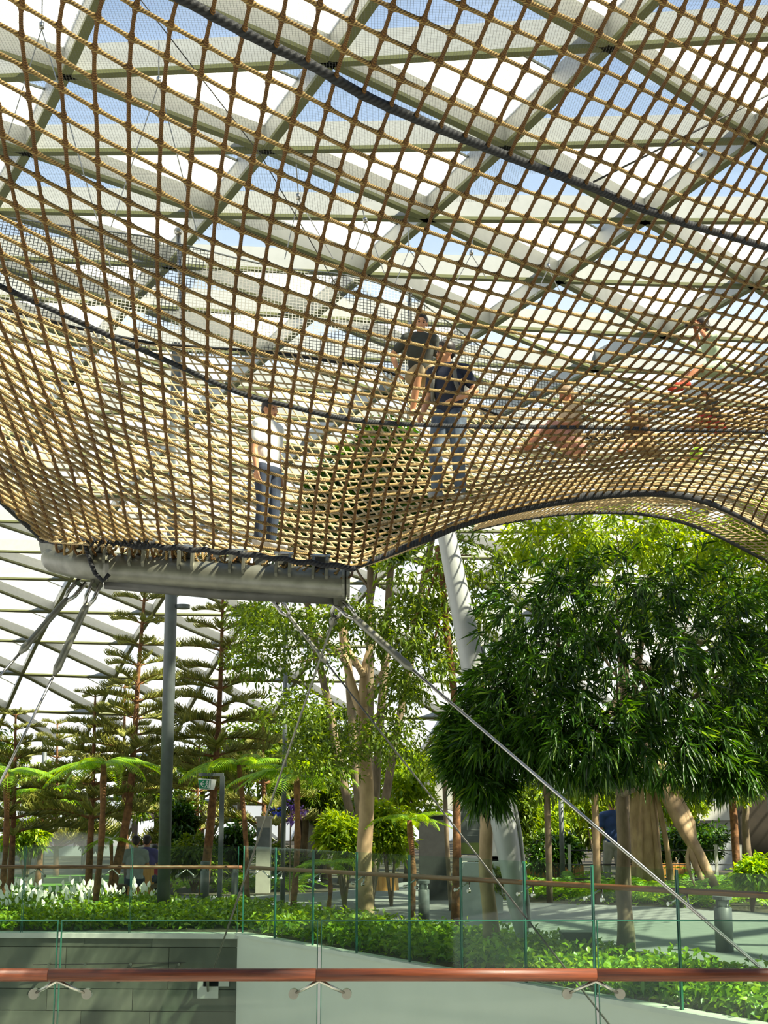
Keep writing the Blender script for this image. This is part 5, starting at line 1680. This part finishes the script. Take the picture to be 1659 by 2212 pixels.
# running figure and doorway
fg = MB()
fg.tube([(0.006, -0.038, 0.047), (0.006, -0.035, 0.047)], 0.012, 10)
for a_, b_ in (((0.002, 0.03), (0.006, -0.012)), ((0.006, -0.012), (-0.016, -0.03)), ((-0.016, -0.03), (-0.022, -0.062)), ((0.006, -0.012), (0.022, -0.036)), ((0.022, -0.036), (0.012, -0.064)), ((0.002, 0.028), (-0.018, 0.008)), ((0.002, 0.028), (0.022, 0.006))):
    fg.tube([(a_[0], -0.0365, a_[1]), (b_[0], -0.0365, b_[1])], 0.0055, 6)
fg.build('running_figure', SIGN_W, sg)
MB().box((0.047, -0.037, -0.004), (0.022, 0.003, 0.13)).build('doorway', SIGN_W, sg)
MB().tube([(0.05, 0, 0.08), (0.05, 0, 0.16)], 0.006, 6).build('bracket', GALV_DARK, sg)
MB().tube([(-0.1, 0, 0.08), (-0.1, 0, 0.16)], 0.006, 6).build('bracket', GALV_DARK, sg)
# bollard lights
def bollard(label, px, py, r, h):
    b = PZ(px, py)
    t = thing('bollard_light', label, 'bollard', b)
    MB().lathe([(r, 0), (r, h * 0.80), (r * 0.92, h * 0.81)], sides=24).build('shaft', POLE_GREY, t, True)
    MB().lathe([(r * 0.62, h * 0.80), (r * 0.75, h * 0.93)], sides=20).build('lamp_lens', mat('frosted_lens', (0.5, 0.55, 0.52), None, 0.5), t, True)
    for a in range(4):
        MB().box((r * 0.9 * math.cos(a * PI / 2 + 0.6), r * 0.9 * math.sin(a * PI / 2 + 0.6), h * 0.87), (0.015, 0.015, h * 0.16)).build('strut', POLE_GREY, t)
    MB().lathe([(r * 1.06, h * 0.94), (r * 1.06, h), (r * 0.9, h * 1.01)], sides=24).build('cap', POLE_GREY, t)
bollard('slate grey bollard light beside the exit sign post', 441, 1962, 0.072, 0.72)
bollard('slate grey bollard light half hidden behind ferns left of a glass joint', 506, 1952, 0.055, 0.62)
bollard('slate grey bollard light right of the pale trunk', 916, 2006, 0.075, 0.62)
bollard('largest slate grey bollard light on the path at the right', 1566, 2062, 0.098, 0.62)
# timber stools
def stool(label, px, py, r, h, flare):
    b = PZ(px, py)
    t = thing('timber_stool', label, 'stool', b)
    for k in range(10):
        a0, a1 = 2 * PI * k / 10 + 0.01, 2 * PI * (k + 1) / 10 - 0.01
        def pt(a, rr, z): return Vector((rr * math.cos(a), rr * math.sin(a), z))
        MB().hexa([pt(a0, r, 0), pt(a1, r, 0), pt(a1, r * 0.6, 0), pt(a0, r * 0.6, 0), pt(a0, r * flare, h), pt(a1, r * flare, h), pt(a1, r * 0.6, h), pt(a0, r * 0.6, h)]).build('stave', TIMBER, t)
    MB().lathe([(r * flare * 0.98, h - 0.02), (r * flare * 0.98, h + 0.03)]).build('top', mat('stool_top', (0.66, 0.45, 0.22), (0.55, 0.35, 0.15), 0.5), t)
stool('tall honey timber stool in front of the seated visitors', 303, 1936, 0.25, 0.52, 0.93)
stool('low rounded timber stool behind the pale trunk', 828, 1926, 0.30, 0.32, 0.92)
# timber slat planters on the right
for lab, x0, x1, y, Y in (('long timber slat planter behind the leaning column', 1128, 1262, 1905, 27.5), ('timber slat planter behind the man in blue', 1340, 1500, 1908, 28.2)):
    a, c = P(x0, y, Y), P(x1, y, Y)
    t = thing('slat_planter', lab, 'planter', Vector((a.x, Y, 0)))
    W_ = c.x - a.x
    n = int(W_ / 0.09)
    for i in range(n):
        MB().box(((i + 0.5) * W_ / n, 0, 0.24), (W_ / n - 0.012, 0.03, 0.48)).build('slat', TIMBER, t)
    MB().box((W_ / 2, 0.25, 0.22), (W_, 0.46, 0.44)).build('trough', SOIL, t)
# dark equipment box in the near bed
b = PZ(1248, 2076)
bx = thing('equipment_box', 'dark green metal equipment box among the ground cover', 'box', b)
BOXM = mat('dark_green_box', (0.03, 0.06, 0.055), (0.022, 0.045, 0.04), 0.5)
MB().box((0, 0, 0.14), (0.32, 0.26, 0.28)).build('body', BOXM, bx)
MB().box((0, 0, 0.29), (0.35, 0.29, 0.025)).build('lid', BOXM, bx)
# white sign board with map
b = Vector((P(1036, 1880, 21.5).x, 21.5, 0))
sb = thing('sign_board', 'white framed sign board with a grey and green map panel', 'sign', b)
k = 21.5 / math.cos(PITCH) / FPX
z0, z1 = P(1036, 1850, 21.5).z, P(1036, 1730, 21.5).z
W_ = 92 * k
fr_ = mat('sign_frame', (0.62, 0.64, 0.60), (0.57, 0.59, 0.55), 0.4)
for x, w in ((-W_ / 2 + 0.03, 0.06), (W_ / 2 - 0.09, 0.18)):
    MB().box((x, 0, z1 / 2), (w, 0.12, z1)).build('post', fr_, sb)
MB().box((0, 0, z1 - 0.035), (W_, 0.12, 0.07)).build('top_rail', fr_, sb)
MB().box((0, 0, z0 - 0.03), (W_, 0.12, 0.07)).build('bottom_rail', fr_, sb)
MB().box((-0.06, 0.0, (z0 + z1) / 2), (W_ - 0.16, 0.05, z1 - z0 - 0.04)).build('map_panel', mat('map_grey', (0.11, 0.13, 0.12), (0.09, 0.11, 0.10), 0.3), sb)
MB().box((-0.06, -0.027, z0 + 0.12), (W_ - 0.2, 0.006, 0.16)).build('green_band', mat('map_green', (0.18, 0.24, 0.06), None, 0.4), sb)
LN = mat('map_line', (0.30, 0.34, 0.30), None, 0.5)
for i, (x, z, w, h) in enumerate(((-0.06, 0.17, 0.30, 0.012), (-0.06, 0.13, 0.28, 0.010), (-0.10, 0.02, 0.2, 0.008), (-0.18, -0.05, 0.008, 0.14), (-0.02, -0.12, 0.2, 0.008), (0.02, -0.04, 0.008, 0.14), (-0.1, -0.2, 0.16, 0.008))):
    MB().box((x, -0.028, (z0 + z1) / 2 + z + 0.1), (w, 0.006, h)).build('map_line', LN, sb)
b = Vector((P(1030, 1900, 20.5).x, 20.5, 0))
bn = thing('litter_bin', 'pale grey hooded bin below the white sign board', 'bin', b)
MB().prism([(-0.26, -0.2, 0.62), (0.26, -0.2, 0.62), (0.18, -0.2, 0.80), (-0.18, -0.2, 0.80)], (0, 0.4, 0)).build('hood', mat('bin_grey', (0.42, 0.47, 0.46), (0.38, 0.43, 0.42), 0.5), bn)
MB().box((0, 0, 0.31), (0.46, 0.36, 0.62)).build('body', mat('bin_grey', (0.42, 0.47, 0.46)), bn)
# dark panels and huts
DPAN = mat('dark_panel', (0.035, 0.038, 0.036), (0.025, 0.027, 0.026), 0.5)
def panel(label, x0, x1, ytop, Y, m, name='screen_wall', th=0.25, fr=None, cat='panel'):
    a, c = P(x0, ytop, Y), P(x1, ytop, Y)
    t = thing(name, label, cat, Vector(((a.x + c.x) / 2, Y, 0)))
    MB().box((0, 0, a.z / 2), (c.x - a.x, th, a.z)).build('slab', m, t)
    MB().box((0, 0, a.z + 0.02), (c.x - a.x + 0.06, th + 0.06, 0.04)).build('coping', fr or m, t)
    return t
panel('dark charcoal panel left of the slender stems', 905, 968, 1762, 24.5, DPAN)
t = panel('dark brown slab at the right edge', 1592, 1652, 1700, 27, mat('brown_slab', (0.035, 0.025, 0.014), (0.028, 0.02, 0.011), 0.7), fr=DPAN)
MB().box((0.36, 0, 1.2), (0.06, 0.3, 2.4)).build('edge_post', CONCRETE, t)
t = panel('small timber hut with a pale post left of the pale trunk', 640, 700, 1770, 31, mat('hut_brown', (0.10, 0.07, 0.045), (0.07, 0.05, 0.03), 0.7), 'garden_hut', 0.5, mat('hut_coping', (0.30, 0.16, 0.07), None, 0.6), 'hut')
MB().box((0.02, -0.32, 1.15), (0.2, 0.1, 2.3)).build('post', CONCRETE, t)
t = panel('pale grey information kiosk left of the thin pole', 556, 586, 1768, 27, mat('kiosk_pale', (0.50, 0.48, 0.42), (0.45, 0.43, 0.38), 0.5), 'kiosk', 0.3, None, 'kiosk')
MB().box((0, -0.16, 1.0), (0.24, 0.02, 0.38)).build('screen', mat('kiosk_screen', (0.20, 0.23, 0.25), None, 0.2), t)
# low black wire fence with white posts behind the ferns
t = thing('low_fence', 'low dark fence with short white posts behind the bright ferns', 'fence', Vector((P(1230, 1850, 26).x, 26, 0)))
x1 = P(1600, 1850, 26).x - t.location.x
for i in range(8):
    MB().box((x1 * i / 7, 0, 0.45), (0.05, 0.05, 0.9)).build('post', CONCRETE, t)
for z in (0.3, 0.55, 0.8):
    MB().tube([(0, 0, z), (x1, 0, z)], 0.012, 6).build('rail', DPAN, t)
# white pavilions behind the trees
def pavilion(label, pts, Y, d, m=WALL_WHITE):
    b = P(*pts[0], Y)
    b = Vector((b.x, Y, 0))
    t = thing('pavilion', label, 'building', b)
    MB().prism([P(x, y, Y) - b for x, y in pts], (0, d, 0)).build('roof_fascia', m, t)
    xs = [p[0] for p in pts]
    zlow = min(P(x, y, Y).z for x, y in pts)
    if zlow > 0.1:
        for x in (min(xs) + 5, max(xs) - 5):
            q = P(x, pts[0][1], Y)
            MB().box((q.x - b.x, d / 2, zlow / 2 + 0.02), (0.15, 0.15, zlow + 0.04)).build('post', m, t)
    return t
pavilion('white slanted pavilion roof behind the slender stems', [(840, 1640), (1010, 1690), (1010, 1760), (930, 1738), (840, 1690)], 40, 2.0)
t = pavilion('white pavilion with a deep eave behind the slanting root', [(1430, 1745), (1600, 1730), (1600, 1772), (1430, 1772)], 36, 2.0)
q0 = P(1440, 1772, 36); q1 = P(1595, 1772, 36)
MB().box(((q0.x + q1.x) / 2 - t.location.x, 1.0, q0.z / 2), (q1.x - q0.x, 1.6, q0.z)).build('wall', mat('pavilion_grey', (0.40, 0.43, 0.43), (0.36, 0.39, 0.39), 0.6), t)
t = pavilion('low grey and white pavilion beyond the lawn at the left', [(60, 1766), (260, 1764), (260, 1790), (60, 1790)], 46, 2.0)
q0 = P(70, 1790, 46); q1 = P(255, 1790, 46)
MB().box(((q0.x + q1.x) / 2 - t.location.x, 1.0, q0.z / 2), (q1.x - q0.x, 1.6, q0.z)).build('wall', mat('pavilion_pale', (0.52, 0.56, 0.56), (0.48, 0.52, 0.52), 0.6), t)
pavilion('brown grey eave behind the leaning conifer trunk', [(275, 1735), (350, 1735), (350, 1762), (290, 1775)], 40, 2.0, mat('eave_brown', (0.16, 0.13, 0.11), None, 0.7))
# blue and purple flowers hanging near the thin pole
t = thing('flower_cluster', 'blue and purple hanging flowers beside the thin grey pole', 'flowers', P(628, 1752, 24))
for i, (dx, dz, c) in enumerate(((-0.22, 0.0, (0.03, 0.06, 0.6)), (0.02, 0.12, (0.25, 0.10, 0.6)), (0.06, -0.08, (0.45, 0.2, 0.6)), (0.14, -0.05, (0.7, 0.35, 0.5)), (0.03, -0.14, (0.3, 0.15, 0.55)), (0.2, 0.02, (0.35, 0.2, 0.6)))):
    pts_, v = blob_points((dx, 0, dz), (0.10, 0.06, 0.05), 26, 0.2)
    link('flower', leaves_mesh('flower', pts_, v, np.full(26, 0.08), np.full(26, 0.05), mat('petal_%d' % i, c, None, 0.6)), t)
MB().tube([(0, 0, -1.85), (0, 0, 0.1)], 0.012, 6).build('stem', BARK_GREY, t)
# thin wire with studs along the stone wall
t = thing('studded_wire', 'thin black wire on steel studs along the stone wall', 'wire', P(280, 2084, CORNER.y + 0.0))
x1 = P(440, 2084, CORNER.y).x - t.location.x
MB().tube([(-1.2, -0.0, 0), (x1, -0.0, 0.03)], 0.006, 6).build('wire', WIRE_BLACK, t)
for f in (-1.0, -0.55, 0.02, 0.62):
    MB().tube([(f, 0.03, 0.01), (f, -0.05, 0.01)], 0.018, 8).build('stud', STAINLESS, t)

# mist drifting over the lawn at the left
def mist(label, px, py, Y, rx, rz_, dens):
    m, nt, out = nodes_of('mist')
    v = nt.nodes.new('ShaderNodeVolumePrincipled')
    v.inputs['Color'].default_value = (0.9, 0.92, 0.88, 1)
    v.inputs['Density'].default_value = dens
    v.inputs['Anisotropy'].default_value = 0.2
    nt.links.new(v.outputs[0], out.inputs['Volume'])
    c = P(px, py, Y)
    o = MB().ball((0, 0, 0), (rx, 1.2, rz_), 20, 12).build('mist', m, None, True)
    o.location = c
    return tag(o, label, 'mist', kind='stuff')
mist('low bank of pale mist over the lawn at the left', 130, 1862, 29.5, 1.9, 0.62, 0.30)
